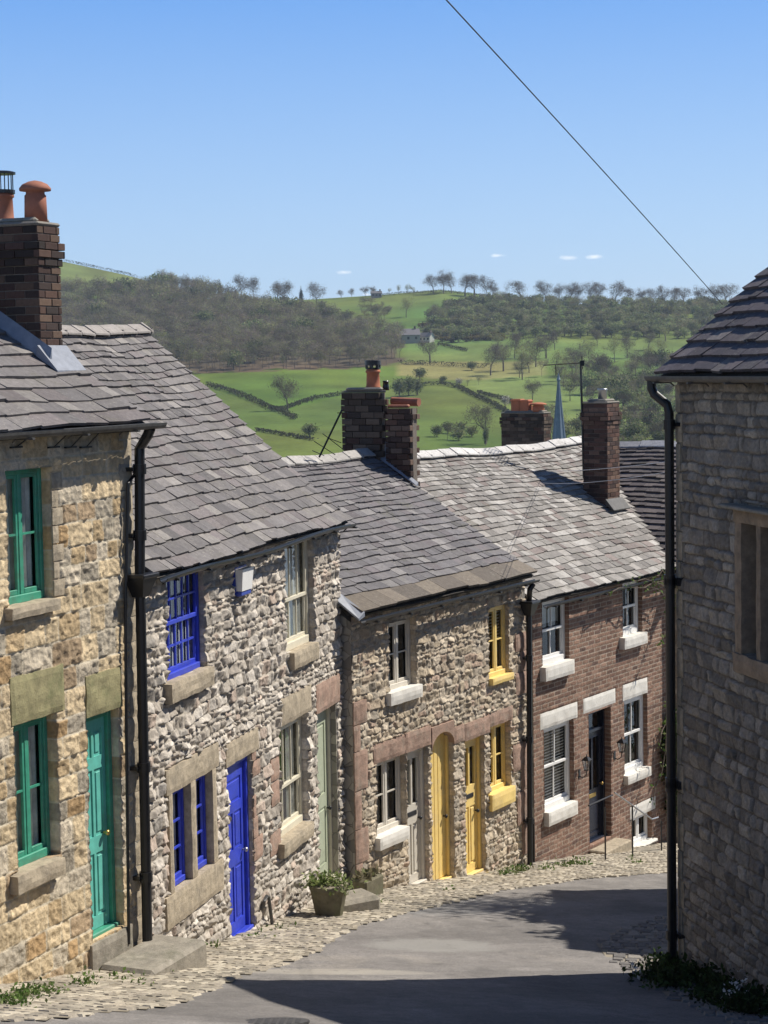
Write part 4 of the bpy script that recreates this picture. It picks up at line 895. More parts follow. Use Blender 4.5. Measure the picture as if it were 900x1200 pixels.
setts('pavement', right_poly, R(8), 6, .008, cols=((.20, .185, .17), (.16, .15, .14), (.25, .23, .20)), l=.13, w=.2)
def bed(name, poly, dz):
    import mathutils.geometry as mg
    # clip a fine grid to the polygon so that it follows the slope
    xs = [p[0] for p in poly]; ys = [p[1] for p in poly]; mb = MB(); st = .12; x = min(xs)
    while x < max(xs):
        y = min(ys)
        while y < max(ys):
            if pip(x+st/2, y+st/2, poly): mb.poly([(x, y, float(ground(x, y))+dz), (x+st, y, float(ground(x+st, y))+dz), (x+st, y+st, float(ground(x+st, y+st))+dz), (x, y+st, float(ground(x, y+st))+dz)])
            y += st
        x += st
    return tag(mb.build(name, M['earth']), kind='structure')
bed('pavement_bed', left_poly, .012); bed('pavement_bed', right_poly, .004)
mh = on_ground(322, 1199); o = empty('manhole_cover', (mh[0], mh[1], mh[2]+.01), 0, label='round iron manhole cover in the road at the bottom of the picture', cat='manhole cover')
o.rotation_euler = (-math.atan(.24), 0, 0)
mb = MB(); mb.tube([(0, 0, -.01), (0, 0, .006)], .27, 36); mb.build('lid', M['castiron'], o)
mb = MB()
for i in range(-4, 5):
    for j in range(-4, 5):
        if i*i+j*j < 14: mb.box(i*.06-.02, i*.06+.02, j*.06-.02, j*.06+.02, .0055, .010, None, .003)
mb.build('tread_pattern', M['castiron'], o)

# ================================================================== far hills
us = np.linspace(-.62, .62, 300); ys = np.concatenate([np.linspace(41, 300, 40), np.linspace(310, 1240, 190), np.linspace(1260, 3200, 24)])
U, Yg = np.meshgrid(us, ys, indexing='ij'); Xg = U*Yg; Z = terrain(Xg, Yg)
gz_ = ground(Xg, np.minimum(Yg, 50)); tt = np.clip((Yg-41)/30, 0, 1); Z = Z*tt+(gz_-.1)*(1-tt)
V = np.stack([Xg, Yg, Z], -1).reshape(-1, 3); Q = V@RM; PX = 450+F*Q[:, 0]/-Q[:, 2]; PY = 600-F*Q[:, 1]/-Q[:, 2]
G_ = np.array([.12, .175, .035])
C = np.tile(G_, (len(V), 1))
def inside(px, py, poly):
    c = np.zeros(len(px), bool); j = len(poly)-1
    for i in range(len(poly)):
        xi, yi = poly[i]; xj, yj = poly[j]
        with np.errstate(divide='ignore', invalid='ignore'):
            c ^= ((yi > py) != (yj > py)) & (px < (xj-xi)*(py-yi)/(yj-yi)+xi)
        j = i
    return c
# crops and pasture of the separate fields
for poly, c_ in (([(225, 430), (470, 430), (480, 452), (407, 463), (330, 482), (290, 468), (235, 448)], (.105, .18, .028)),
                 ([(470, 424), (640, 424), (640, 446), (560, 448), (470, 440)], (.235, .245, .085)),
                 ([(540, 446), (640, 440), (800, 470), (830, 530), (600, 480)], (.16, .225, .06)),
                 ([(340, 340), (600, 340), (600, 372), (440, 372), (340, 362)], (.13, .19, .04)),
                 ([(500, 372), (575, 372), (575, 402), (490, 400)], (.15, .13, .055)),
                 ([(-100, 290), (170, 290), (170, 340), (-100, 340)], (.15, .19, .06)),
                 ([(470, 398), (830, 398), (830, 424), (470, 424)], (.15, .22, .055))):
    C[inside(PX, PY, poly)] = c_
WP = [(40, 350), (150, 350), (200, 340), (245, 352), (300, 368), (345, 374), (425, 392), (470, 402), (472, 424), (430, 431), (340, 433), (240, 437), (40, 420)]
C[inside(PX+14*(fbm(Xg/9, Yg/9, 4).reshape(-1)-.5), PY+7*(fbm(Xg/9+7, Yg/9, 6).reshape(-1)-.5), WP)] = (.11, .09, .055)
C *= .88*(1+.9*(fbm(Xg/14, Yg/18, 7, 5).reshape(-1)-.5))[:, None]; C[:, 0] *= 1+.7*(fbm(Xg/60+9, Yg/80, 8, 3).reshape(-1)-.5)
n0, n1_ = U.shape; I = np.arange(n0*n1_).reshape(n0, n1_); q = np.stack([I[:-1, :-1], I[1:, :-1], I[1:, 1:], I[:-1, 1:]], -1).reshape(-1, 4)
M['field'] = attr_mat('pasture', .95, .25, .6, .3, .1, .1)
tag(np_mesh('hills', V, q, C, M['field'], smooth=True), kind='structure')

# ------------------------------------------------------------------ trees
def tree_geo(seed, H=12., W=9., levels=4, twigs=700, tsize=.30, bare=True, cols=((.15, .125, .10),), trunk_r=.28, crown_lo=.22, shape='round', lean=0):
    """(wood verts, wood quads, crown verts, crown tris, crown colours) with the base at the origin"""
    rs = np.random.RandomState(seed); V, Fq = [], []; tips = []
    def seg(p, q_, r0, r1):
        d = q_-p; L = np.linalg.norm(d)+1e-9; d = d/L; a = np.cross(d, [.3, .5, .81]); a /= np.linalg.norm(a)+1e-9; b = np.cross(d, a); i = len(V)
        for c_, r_ in ((p, r0), (q_, r1)):
            for k in range(4): t = math.pi/2*k; V.append(c_+(a*math.cos(t)+b*math.sin(t))*r_)
        for k in range(4): Fq.append((i+k, i+(k+1) % 4, i+4+(k+1) % 4, i+4+k))
    def grow(p, d, L, r, lv):
        n = 2; 
        for _ in range(n):
            q_ = p+d*L/n; seg(p, q_, r, r*.8); p = q_; r *= .8; d = d+rs.randn(3)*.10+np.array([0, 0, .05]); d /= np.linalg.norm(d)
        if lv == 0: tips.append((p, d)); return
        for _ in range(3 if lv > 1 else 3):
            nd = d+rs.randn(3)*.55*np.array([1, 1, .6]); nd[2] = abs(nd[2])*.75+.08; nd /= np.linalg.norm(nd); grow(p, nd, L*rs.uniform(.62, .85), r*.62, lv-1)
        tips.append((p, d))
    grow(np.zeros(3), np.array([lean, 0, 1.]), H*max(crown_lo, .22)*1.4, trunk_r*(.35 if crown_lo < .15 else 1), levels)
    T = np.array([t[0] for t in tips]); V = np.array(V)
    # stretch to the wanted size
    mx_ = T.max(0); w_ = max(np.ptp(T[:, 0]), np.ptp(T[:, 1]))+1e-6; sx = W/w_*.9; sz = H/mx_[2]*.96
    V = V*[sx, sx, sz]; T = T*[sx, sx, sz]
    n = twigs; pick = rs.randint(0, len(T), n); P = T[pick]+rs.randn(n, 3)*np.array([.075*W, .075*W, .05*H])
    P0 = P
    if shape != 'tips':
        th = rs.rand(n)*2*np.pi; cz = rs.rand(n)**.8; 
        ph = rs.rand(n)*2-1; rr = rs.rand(n)**.42
        Q_ = np.stack([np.cos(th)*np.sqrt(1-ph**2)*rr*W/2, np.sin(th)*np.sqrt(1-ph**2)*rr*W/2, H*(crown_lo+(1-crown_lo)/2)+ph*rr*H*(1-crown_lo)/2], -1)
        if shape == 'cone': hh = rs.rand(n)**1.4; rad = W/2*(1-hh)*(rs.rand(n)**.4); Q_ = np.stack([np.cos(th)*rad, np.sin(th)*rad, H*(crown_lo+(1-crown_lo)*hh)], -1)
        # lumpy outline: pull leaves toward clump centres
        nc = 26; ci = Q_[rs.randint(0, n, nc)]; k = rs.randint(0, nc, n); P = Q_*.55+(ci[k]+rs.randn(n, 3)*W*.07)*.45
    if bare: mk = rs.rand(n) < .55; P[mk] = (P0+0)[mk]
    s = tsize*rs.uniform(.5, 1.4, n)
    a = rs.randn(n, 3); a /= np.linalg.norm(a, axis=1)[:, None]; b = np.cross(a, rs.randn(n, 3)); b /= np.linalg.norm(b, axis=1)[:, None]
    asp = 5. if bare else 1.3
    CV = np.stack([P-a*s[:, None]*.5*(1.5 if bare else 1)-b*s[:, None]/asp/2, P-a*s[:, None]*.5+b*s[:, None]/asp/2, P+a*s[:, None]*(1.1 if bare else .6)], 1).reshape(-1, 3)
    CV[:, 2] = np.maximum(CV[:, 2], .05)
    CF = np.arange(3*n).reshape(-1, 3); cols = np.array(cols); CC = cols[rs.randint(0, len(cols), n)]*rs.uniform(.75, 1.25, n)[:, None]
    return V, np.array(Fq), CV, CF, CC
BARE = ((.21, .175, .14), (.17, .145, .115), (.25, .21, .17), (.16, .15, .105))
BUD = ((.27, .29, .10), (.22, .24, .09), (.32, .33, .14), (.22, .19, .12))
DARK = ((.025, .045, .022), (.035, .06, .03), (.02, .035, .02)); SCRUB = ((.19, .23, .08), (.24, .27, .11), (.16, .17, .08), (.27, .25, .15))
BLOS = ((.55, .52, .47), (.45, .42, .36), (.2, .19, .12)); IVY = ((.08, .12, .04), (.10, .14, .05), (.06, .09, .035)); GORSE = ((.10, .085, .04), (.14, .11, .05), (.17, .15, .04))
PR_ = {'bare': [tree_geo(s, 14, 12, 5, 2600, .55, True, ((.13, .105, .08), (.16, .135, .10), (.11, .10, .065)), crown_lo=.16, trunk_r=.5) for s in (1, 2, 3, 4)],
       'bud': [tree_geo(s, 12, 10, 3, 1100, .6, True, BUD, shape='round') for s in (11, 12, 13)],
       'wood': [tree_geo(s, 14, 9, 3, 650, .8, True, BARE+BUD[:1], crown_lo=.35, shape='round') for s in (21, 22, 23, 24)],
       'woodbud': [tree_geo(s, 12, 9, 3, 650, .8, True, BUD+BARE[:2], crown_lo=.3, shape='round') for s in (31, 32)],
       'scrub': [tree_geo(s, 5.5, 7, 2, 800, .5, False, SCRUB, crown_lo=.02, shape='round') for s in (41, 42, 43)],
       'bush': [tree_geo(s, 6, 7, 2, 1500, .4, False, IVY+SCRUB, crown_lo=.02, shape='round') for s in (51, 52)],
       'dark': [tree_geo(61, 13, 6, 2, 1300, .6, False, DARK, crown_lo=.06, shape='round'), tree_geo(62, 14, 6, 2, 1300, .6, False, DARK, crown_lo=.05, shape='cone')],
       'blossom': [tree_geo(71, 6, 6, 2, 800, .4, False, BLOS, crown_lo=.1, shape='round')],
       'gorse': [tree_geo(81, 3.5, 7, 1, 300, .7, False, GORSE, crown_lo=.0, shape='round')]}
META = {}
def mesh_of(name, V, Fq, C, mat, tri):
    o = np_mesh(name, V, Fq, C, M[mat], dom='FACE' if C is not None else 'POINT', tri=tri); me = o.data; bpy.data.objects.remove(o); return me
for k, lst in PR_.items():
    for i, (V_, F_, CV, CF, CC) in enumerate(lst):
        META[(k, i)] = (mesh_of('trunk', V_, F_, None, 'twig', False), mesh_of('crown', CV, CF, CC, 'foliage', True))
def put_tree(name, kind, px, py, hpx, label, cat, group, wide=1.0, pos=None):
    p = on_terrain(px, py) if pos is None else pos; i = rnd.randrange(len(PR_[kind])); H0 = float(PR_[kind][i][2][:, 2].max())
    s = hpx*p[1]/F/H0; t = empty(name, (p[0], p[1], p[2]-.15*s), rnd.random()*6.28, label=label, cat=cat, group=group); t.scale = (s*wide, s*wide, s)
    for nm, me in zip(('trunk', 'crown'), META[(kind, i)]):
        o = bpy.data.objects.new(nm, me); col.objects.link(o); o.parent = t
    return t
# the row on the skyline and single trees in the fields (pixel of the foot, height in pixels)
sky_l = 'bare tree in the long row along the far skyline'; gs = 'bare trees along the far skyline'
for px, py, h in [(258, 350, 16), (283, 351, 29), (297, 352, 27), (325, 356, 26), (334, 358, 28), (371, 361, 30), (400, 350, 10), (412, 349, 11), (428, 348, 13), (437, 347, 12),
                  (508, 344, 22), (520, 344, 28), (529, 344, 22), (545, 347, 24), (556, 348, 26), (570, 350, 27), (578, 351, 20), (610, 352, 24), (640, 354, 26), (655, 355, 24), (668, 356, 25), (677, 357, 24), (692, 357, 26), (700, 357, 24), (721, 358, 28), (740, 358, 20), (752, 359, 22), (765, 359, 21), (778, 359, 24), (790, 359, 22), (801, 359, 22), (820, 359, 24), (838, 359, 26), (850, 359, 26)]:
    put_tree('bare_tree', 'bare', px, py, h*1.12, sky_l, 'tree', gs, rnd.uniform(.9, 1.15))
for px, h in ((456, 8), (467, 12), (477, 13), (485, 11)): put_tree('small_tree', 'bud', px, 345, h, 'tiny round tree on the bare hilltop beside the skyline hedge', 'tree', 'tiny hilltop trees', .8)
put_tree('conifer', 'dark', 258, 357, 29, 'tall dark conifer beside the white hillside house', 'tree', None); put_tree('conifer', 'dark', 268, 357, 22, 'shorter dark conifer between the two hillside houses', 'tree', None)
put_tree('evergreen_tree', 'dark', 353, 357, 22, 'dark rounded evergreen standing alone among bare skyline trees', 'tree', None, 1.1)
put_tree('field_tree', 'bare', 337, 482, 46, 'large spreading bare tree in the green field behind the roofs', 'tree', None, 1.05)
put_tree('field_tree', 'bare', 569, 520, 52, 'bare tree with ivy trunk just above the brick house ridge', 'tree', None, .85)
put_tree('ivy_tree', 'bush', 569, 522, 24, 'ivy clad tree stump just above the ridge of the brick house', 'tree', None, .35)
mid = [(476, 372, 26), (504, 426, 30), (507, 378, 24), (520, 380, 24), (575, 440, 40), (590, 435, 36), (612, 445, 46), (628, 430, 38), (640, 420, 30), (655, 450, 44), (675, 440, 42), (603, 420, 34), (690, 430, 36), (705, 450, 40), (650, 410, 26), (720, 425, 34), (735, 420, 30), (745, 440, 34), (760, 430, 28), (668, 470, 36), (760, 410, 24), (775, 420, 26), (790, 450, 30), (624, 470, 30), (583, 410, 22), (607, 405, 20), (700, 405, 22), (780, 400, 22), (690, 480, 32), (640, 500, 30), (660, 505, 28)]
for i, (px, py, h) in enumerate(mid): put_tree('field_tree', 'bare' if i % 3 else 'bud', px, py, h, 'budding grey brown tree scattered among the middle valley fields', 'tree', 'trees scattered among the valley fields', rnd.uniform(.85, 1.1))
for i, (px, py, h) in enumerate([(722, 470, 32), (703, 460, 26), (735, 495, 24), (755, 480, 30), (762, 505, 26), (722, 500, 30), (745, 520, 28), (772, 515, 24), (706, 520, 26), (540, 510, 18), (525, 508, 16), (553, 512, 15), (512, 512, 16), (690, 500, 24)]):
    put_tree('bush', ('bush', 'scrub')[i % 2], px, py, h, 'rounded green bush on the low valley slope beyond the roofs', 'bush', 'rounded bushes on the valley slope', 1.0)
for px, py, h in ((479, 464, 26), (468, 466, 24), (489, 463, 20)): put_tree('bush', 'bush', px, py, h, 'dark green bush clump behind the double chimney', 'bush', 'bush clump behind the double chimney', .8)
for px, py, h, l in ((492, 445, 16, 'dark green bush at the edge of the buff field'), (519, 449, 9, 'small olive bush below the buff field'), (363, 513, 18, 'dark bush in the field just above the cottage ridge'), (553, 434, 12, 'dark small bush beside the field boundary'), (745, 462, 26, 'dark green yew above the fields at right'), (772, 466, 22, 'dark evergreen close to the corner house gutter')):
    put_tree('bush', 'bush', px, py, h, l, 'bush', None, 1.1)
for px, py, h, l in ((538, 454, 12, 'small white blossom tree by the curved hedge'), (592, 478, 16, 'white flowering bush left of the clay chimney pots'), (345, 415, 18, 'pale blossom tree at the edge of the brown wood')):
    put_tree('blossom_tree', 'blossom', px, py, h, l, 'tree', None)
for px, py, h in ((561, 451, 12), (548, 452, 9), (660, 448, 10)): put_tree('bush', 'bud', px, py, h, 'young olive green tree in the orchard field', 'tree', 'young orchard trees')
# woods too thick to count: one mesh each
def wood(name, polys, sx, sy, kinds, hr, label, cat, seed=1, p=None, wide=1.1):
    rs = random.Random(seed); W_, WF, CVs, CFs, CCs = [], [], [], [], []; nw = nc = 0
    for poly in polys:
        xs = [q[0] for q in poly]; ys_ = [q[1] for q in poly]; y = min(ys_)
        while y < max(ys_)+.1:
            x = min(xs)+rs.random()*sx
            while x < max(xs):
                X, Y = x+rs.uniform(-.45, .45)*sx, y+rs.uniform(-.45, .45)*sy
                if pip(X, Y, poly):
                    g = on_terrain(X, Y); k = rs.choices(kinds, p)[0]; v, f, cv, cf, cc = rs.choice(PR_[k]); s = rs.uniform(*hr)*g[1]/F/cv[:, 2].max(); a = rs.random()*6.28
                    Rz = np.array([[math.cos(a), math.sin(a), 0], [-math.sin(a), math.cos(a), 0], [0, 0, 1]]); sv = np.array([s*wide, s*wide, s])
                    W_.append((v@Rz)*sv+g-[0, 0, .2]); WF.append(f+nw); nw += len(v); CVs.append((cv@Rz)*sv+g); CFs.append(cf+nc); nc += len(cv); CCs.append(cc*rs.uniform(.55, 1.4)*np.array([1, rs.uniform(.92, 1.08), 1]))
                x += sx
            y += sy
    t = tag(np_mesh(name, np.concatenate(CVs), np.concatenate(CFs), np.concatenate(CCs), M['foliage'], dom='FACE', tri=True), label, cat, kind='stuff')
    o = np_mesh('trunks', np.concatenate(W_), np.concatenate(WF), None, M['twig'], t); tag(o, kind='stuff'); return t
wood('woodland', [[(40, 350), (150, 350), (200, 340), (245, 352), (300, 368), (345, 374), (425, 392), (470, 402), (472, 424), (430, 431), (340, 433), (240, 437), (40, 420)]], 7.2, 5.0, ['wood', 'woodbud', 'bush'], (20, 32), 'dense brown grey leafless wood covering the left hillside', 'woodland', 3, [.68, .28, .04])
wood('woodland', [[(172, 334), (240, 336), (240, 345), (165, 344)]], 9, 7, ['wood', 'bud'], (12, 20), 'top edge of the leafless wood against the sky', 'woodland', 4)
wood('hillside_scrub', [[(500, 372), (560, 352), (620, 358), (880, 362), (880, 398), (575, 398), (560, 402), (500, 400)]], 8, 5, ['scrub', 'bush', 'woodbud'], (10, 17), 'thick grey green scrub on the right hillside under the skyline trees', 'scrub', 5, [.6, .2, .2])
wood('gorse_scrub', [[(498, 376), (575, 368), (590, 400), (520, 402), (492, 392)]], 7, 4, ['gorse'], (5, 8), 'brown and yellow gorse bank above the stone barn', 'scrub', 6, None, 1.2)
wood('woodland', [[(420, 362), (455, 362), (462, 375), (430, 378)], [(330, 366), (440, 376), (438, 380), (330, 372)]], 7, 5, ['woodbud', 'scrub'], (9, 16), 'bushes and trees around the middle of the hill pasture', 'woodland', 7)
wood('woodland', [[(590, 438), (640, 432), (800, 432), (820, 530), (770, 530), (700, 470), (640, 446), (600, 446)]], 15, 11, ['bare', 'woodbud', 'bush', 'wood'], (18, 36), 'loose budding woodland on the right of the valley', 'woodland', 8)
wood('woodland', [[(590, 508), (590, 522), (830, 530), (830, 500), (700, 500)], [(495, 514), (590, 514), (590, 520), (495, 520)]], 14, 8, ['woodbud', 'scrub', 'bush'], (14, 24), 'low tangled trees just above the far rooftops', 'woodland', 9)
# hedges
def hedge(name, pts, hp, label, cat='hedge', cols=((.055, .06, .03), (.085, .08, .045), (.045, .055, .025)), w=1.6):
    rs = np.random.RandomState(len(pts)+int(pts[0][0])); P = [on_terrain(*q) for q in pts]; VV = []
    for a, b in zip(P, P[1:]):
        L = np.linalg.norm(b-a); n = int(L*20)+2; t = rs.rand(n); c = a+(b-a)*t[:, None]; c[:, 2] = terrain(c[:, 0], c[:, 1]); h = hp*c[:, 1]/F
        c = c+np.stack([rs.randn(n)*w*.3, rs.randn(n)*w*.3, (rs.rand(n)**.7)*h*1.35], -1); s = (.35+.5*rs.rand(n))[:, None]
        A = rs.randn(n, 3); A /= np.linalg.norm(A, axis=1)[:, None]; B = np.cross(A, rs.randn(n, 3)); B /= np.linalg.norm(B, axis=1)[:, None]
        VV.append(np.stack([c-A*s*.5, c+B*s*.5, c+A*s*.5], 1).reshape(-1, 3))
    VV = np.concatenate(VV); n = len(VV)//3; cc = np.array(cols)[rs.randint(0, len(cols), n)]*rs.uniform(.8, 1.25, n)[:, None]
    return tag(np_mesh(name, VV, np.arange(3*n).reshape(-1, 3), cc, M['foliage'], dom='FACE', tri=True), label, cat, 'hedges between the fields')
hedge('hedge', [(242, 452), (270, 460), (300, 472), (325, 482), (345, 492)], 4, 'dark hedge slanting down behind the limestone cottage roof', w=2)
hedge('hedge', [(325, 482), (350, 474), (370, 468), (407, 462)], 3.5, 'hedge running right from the big bare field tree to the chimney')
hedge('hedge', [(463, 455), (487, 453), (517, 451), (537, 455), (563, 468), (580, 476), (600, 488)], 3.5, 'curved hedge between two green fields right of the double chimney')
hedge('hedge', [(467, 427), (500, 428), (530, 430), (572, 431)], 4, 'dark straight hedge along the top of the buff field', w=2)
hedge('hedge', [(320, 361), (350, 364), (377, 368), (405, 374)], 2.5, 'thin hedge across the upper pasture left of centre')
hedge('hedge', [(440, 348), (470, 345), (500, 344), (533, 344), (565, 348)], 2.5, 'skyline hedge over the bare hilltop')
hedge('hedge', [(60, 306), (80, 305), (105, 308), (130, 316), (158, 325)], 2.5, 'hedge along the top of the far left hill')
hedge('hedge', [(513, 404), (530, 408), (547, 412)], 2.5, 'short hedge in the pasture below the barn')
hedge('hedge', [(300, 505), (330, 510), (368, 517)], 3, 'low hedge in the nearest field above the cottage ridge')
hedge('hedge', [(560, 461), (595, 470), (660, 499), (690, 508)], 3, 'hedge descending behind the clay chimney pots to the spire')
hedge('hedge', [(600, 357), (660, 358), (720, 359), (800, 360), (860, 360)], 4, 'low dark hedge at the foot of the skyline tree row')
wood('skyline_scrub', [[(560, 349), (620, 355), (870, 359), (870, 363), (600, 361), (556, 353)]], 7, 3, ['bud', 'scrub', 'wood'], (7, 15), 'uneven scrub and saplings between the skyline trees', 'scrub', 31)
wood('skyline_scrub', [[(255, 352), (345, 357), (380, 361), (380, 366), (300, 362), (250, 358)]], 8, 3, ['bud', 'scrub', 'woodbud'], (7, 15), 'scrub around the far hillside houses', 'scrub', 32)
# ------------------------------------------------------------------ far buildings
def far_house(name, px, py, wpx, hpx, rot, label, wall=(.42, .40, .35), roof=(.15, .14, .14), rh=.5):
    p = on_terrain(px, py); s = p[1]/F; t = empty(name, p, rot, label=label, cat='house'); w_, h_ = wpx*s, hpx*s; d_ = w_*.55
    mb = MB(); mb.box(-w_/2, w_/2, -d_/2, d_/2, -2, h_, wall)
    for sx in (-1, 1): mb.poly([(sx*w_/2, -d_/2, h_), (sx*w_/2, d_/2, h_), (sx*w_/2, 0, h_*(1+rh))][::sx], wall)
    mb.build('wall', M['brick'], t)
    mb = MB(); o = .3
    for sg in (-1, 1): a = [(-w_/2-o, sg*(d_/2+o), h_-.1), (w_/2+o, sg*(d_/2+o), h_-.1), (w_/2+o, 0, h_*(1+rh)), (-w_/2-o, 0, h_*(1+rh))]; mb.hexa(a+[(x, y, z+.2) for x, y, z in a], roof)
    mb.build('roof', M['slate'], t)
    for k in range(3):
        mb = MB(); x = -w_/2+w_*(k+.5)/3; mb.box(x-.5, x+.5, -d_/2-.05, -d_/2+.02, h_*.45, h_*.8); mb.build('window', M['dark'], t)
    mb = MB(); mb.box(w_*.3, w_*.3+.8, -.4, .4, h_*(1+rh)-.5, h_*(1+rh)+1.2, (.2, .15, .12)); mb.build('chimney', M['brick'], t)
far_house('farmhouse', 247, 351, 12, 8, .3, 'small white house on the far hill beside the dark conifer', (.62, .60, .54))
far_house('farmhouse', 272, 351, 13, 6, -.3, 'low grey roofed house on the far hill right of the conifers', (.36, .33, .29), (.22, .2, .2))
far_house('farmhouse', 441, 349, 12, 5, .1, 'dark roofed house on the skyline left of the tiny round trees', (.25, .22, .2))
far_house('stone_barn', 477, 402, 28, 9, .2, 'long stone barn with grey roof in the middle hill pasture', (.34, .32, .28), (.17, .16, .165), .8)
far_house('stone_barn', 500, 401, 16, 6, -.7, 'small barn with a white gable beside the long barn', (.6, .58, .52), (.19, .18, .18), .8)
far_house('farmhouse', 700, 484, 18, 4, .1, 'low pale buildings in the valley trees behind the spire', (.5, .47, .42))

# ------------------------------------------------------------------ house behind with clay pots, church spire, aerials
Pb = Plane(*(at(560, 600, 43)[:2]), 33.3, -11)
hb = Pb.empty('rooftop_house', label='brick house hidden behind the white ridge with only its orange pots showing', cat='house')
s0b = Pb.pt(587, 500, 2.4); s1b = Pb.pt(650, 500, 1.8)
zc = s0b[1]
mb = MB(); mb.box(-.5, 6, 0, 5.4, -14, -5.6); mb.build('wall', M['side'], hb, -Pb.zb)
slate_roof('roof', Pb, hb, -.6, 6.1, -.2, -5.7, 2.7, -3.9, .2, .3, .02, S4, None, seed=44)
stp = Pb.pt(645, 500, 1.9)[0]
r_ = Pb.pt(600, 492, 2.4)
PbN = Pb
ctop = at(600, 492, 44.5)[2]
dd = 1.9; sB = Pb.pt(641, 500, dd)[0]
# near face spans the depth direction, lit face the street direction
def depth_at(P, s, px):
    best = min(np.linspace(-2, 8, 2001), key=lambda d: abs(proj(P.world(s, d, ctop))[0]-px)); return float(best)
sb0 = Pb.pt(637, 500, 1.9)[0]; db1 = depth_at(Pb, sb0, 587)
cb = brick_stack('chimney', Pb, hb, sb0, sb0+.42, 1.9, db1, -5.2, ctop, CD, 3, .09, 61, True, .24, (.12, .10, .08))
for px_, kind_, hh in ((607, 'flat', .34), (616, 'flat', .32), (631, 'dome', .26)):
    d__ = depth_at(Pb, sb0+.2, px_)
    if kind_ == 'flat':
        mb = MB(); mb.box(sb0+.07, sb0+.33, d__-.15, d__+.15, ctop+.03, ctop+.05+hh, None, .02); mb.box(sb0+.05, sb0+.35, d__-.17, d__+.17, ctop+.0+hh, ctop+.05+hh-.03, None, .015); mb.build('chimney_pot', M['orange_clay'], cb, -Pb.zb)
    else: pot(Pb, cb, sb0+.2, d__, ctop+.04, hh, .16, 'orange_clay', 'dome')
Ys = 150.; tip = at(654.5, 445, Ys); ch_ = empty('church', (tip[0], tip[1], float(terrain(tip[0], tip[1]))), .2, label='distant church with slender blue grey spire between the chimneys', cat='church')
mb = MB(); hz = tip[2]-ch_.location.z; nn = 8
M['spire'] = paint('spire_lead', (.17, .21, .27), .6, .2, 3)
for k in range(nn):
    a0, a1 = 2*math.pi*k/nn, 2*math.pi*(k+1)/nn; r0 = 1.55; mb.poly([(r0*math.cos(a0), r0*math.sin(a0), hz-15), (r0*math.cos(a1), r0*math.sin(a1), hz-15), (.05*math.cos(a1), .05*math.sin(a1), hz), (.05*math.cos(a0), .05*math.sin(a0), hz)])
    mb.tube([(r0*math.cos(a0), r0*math.sin(a0), hz-15), (.05*math.cos(a0), .05*math.sin(a0), hz)], [.07, .03], 5)
mb.lathe(0, 0, [(hz-.2, .1), (hz, .17), (hz+.15, .1), (hz+.5, .03)], 10); mb.build('spire', M['spire'], ch_)
mb = MB(); mb.box(-2.2, 2.2, -2.2, 2.2, -2, hz-14.8, (.3, .28, .24)); mb.build('tower', M['brick'], ch_)
mb = MB(); mb.box(-14, -2.3, -3.5, 3.5, -2, 8, (.3, .28, .24)); mb.build('nave', M['brick'], ch_)
# aerial mast on the brick house stack
a = P4.world(5.5, 2.0, 0); Ym = float(a[1]); base = at(684, 560, Ym); t = empty('tv_aerial', (base[0], base[1], base[2]), 0, label='tall thin mast with horizontal aerial beside the brick house chimney', cat='aerial')
def rel(px, py, Y=None): q_ = at(px, py, Y or Ym); return tuple(q_-base)
mb = MB(); mb.tube([(0, 0, 0), rel(680.5, 424)], .022, 6); mb.build('mast', M['black'], t)
mb = MB(); mb.tube([rel(637, 428, Ym-.3), rel(683, 425)], .011, 5)
for k in range(9): px_ = 640+k*4.6; q0 = Vector(rel(px_, 427.8-k*.3, Ym-.25+k*.03)); mb.tube([q0+Vector((-.02, -.22, 0)), q0+Vector((.02, .22, .0))], .007, 4)
mb.tube([rel(651, 427), rel(651.5, 440)], .01, 4)
q0 = Vector(rel(682, 425)); mb.box(q0.x-.04, q0.x+.04, q0.y-.04, q0.y+.04, q0.z-.06, q0.z+.04); mb.tube([q0+Vector((-.02, -.1, -.12)), q0+Vector((.02, .1, .12))], .008, 4); mb.tube([q0+Vector((-.02, -.1, .12)), q0+Vector((.02, .1, -.12))], .008, 4); mb.build('antenna', M['black'], t)
base = at(375, 530, 29.3); t = empty('fallen_aerial', tuple(base), 0, label='tilted dark aerial frame behind the cottage ridge left of the double chimney', cat='aerial')
mb = MB(); Ym = 29.3
mb.tube([rel(374, 536), rel(401, 480)], .016, 5)
for (a_, b_) in (((368, 517), (393, 533)), ((378, 508), (404, 528)), ((384, 513), (400, 519)), ((366, 528), (380, 534)), ((395, 484), (408, 483)), ((404, 493), (411, 492)), ((404, 499), (411, 500))): mb.tube([rel(*a_), rel(*b_)], .008, 4)
mb.build('frame', M['black'], t)
# ------------------------------------------------------------------ cables
def cable(name, p0, p1, r, sag, mat, label):
    p0, p1 = Vector(p0), Vector(p1); pts = [p0.lerp(p1, k/30)-Vector((0, 0, sag*4*(k/30)*(1-k/30))) for k in range(31)]; mb = MB(); mb.tube([p-p0 for p in pts], r, 6)
    o = mb.build(name, M[mat]); o.location = p0; return tag(o, label, 'cable')
cable('overhead_cable', at(400, -133, 9.5), at(847, 357, 20.5), .0042, -.02, 'wire_dark', 'single dark overhead cable crossing the blue sky down to the right roof')
def on_roof4(px, py):
    for Y_ in np.linspace(28, 40, 1200):
        p = at(px, py, Y_); d_4 = (p-P4.o)@P4.N
        if p[2] < -3.74+(d_4+.2)*.664+.05: return p
    return p

cable('service_cable', at(783, 541, 19.0), on_roof4(640, 552), .0038, .03, 'wire', 'upper pale cable stretched over the brick house roof'); cable('service_cable', at(783, 553, 19.0), on_roof4(636, 566), .0038, .05, 'wire', 'lower pale cable stretched over the brick house roof')

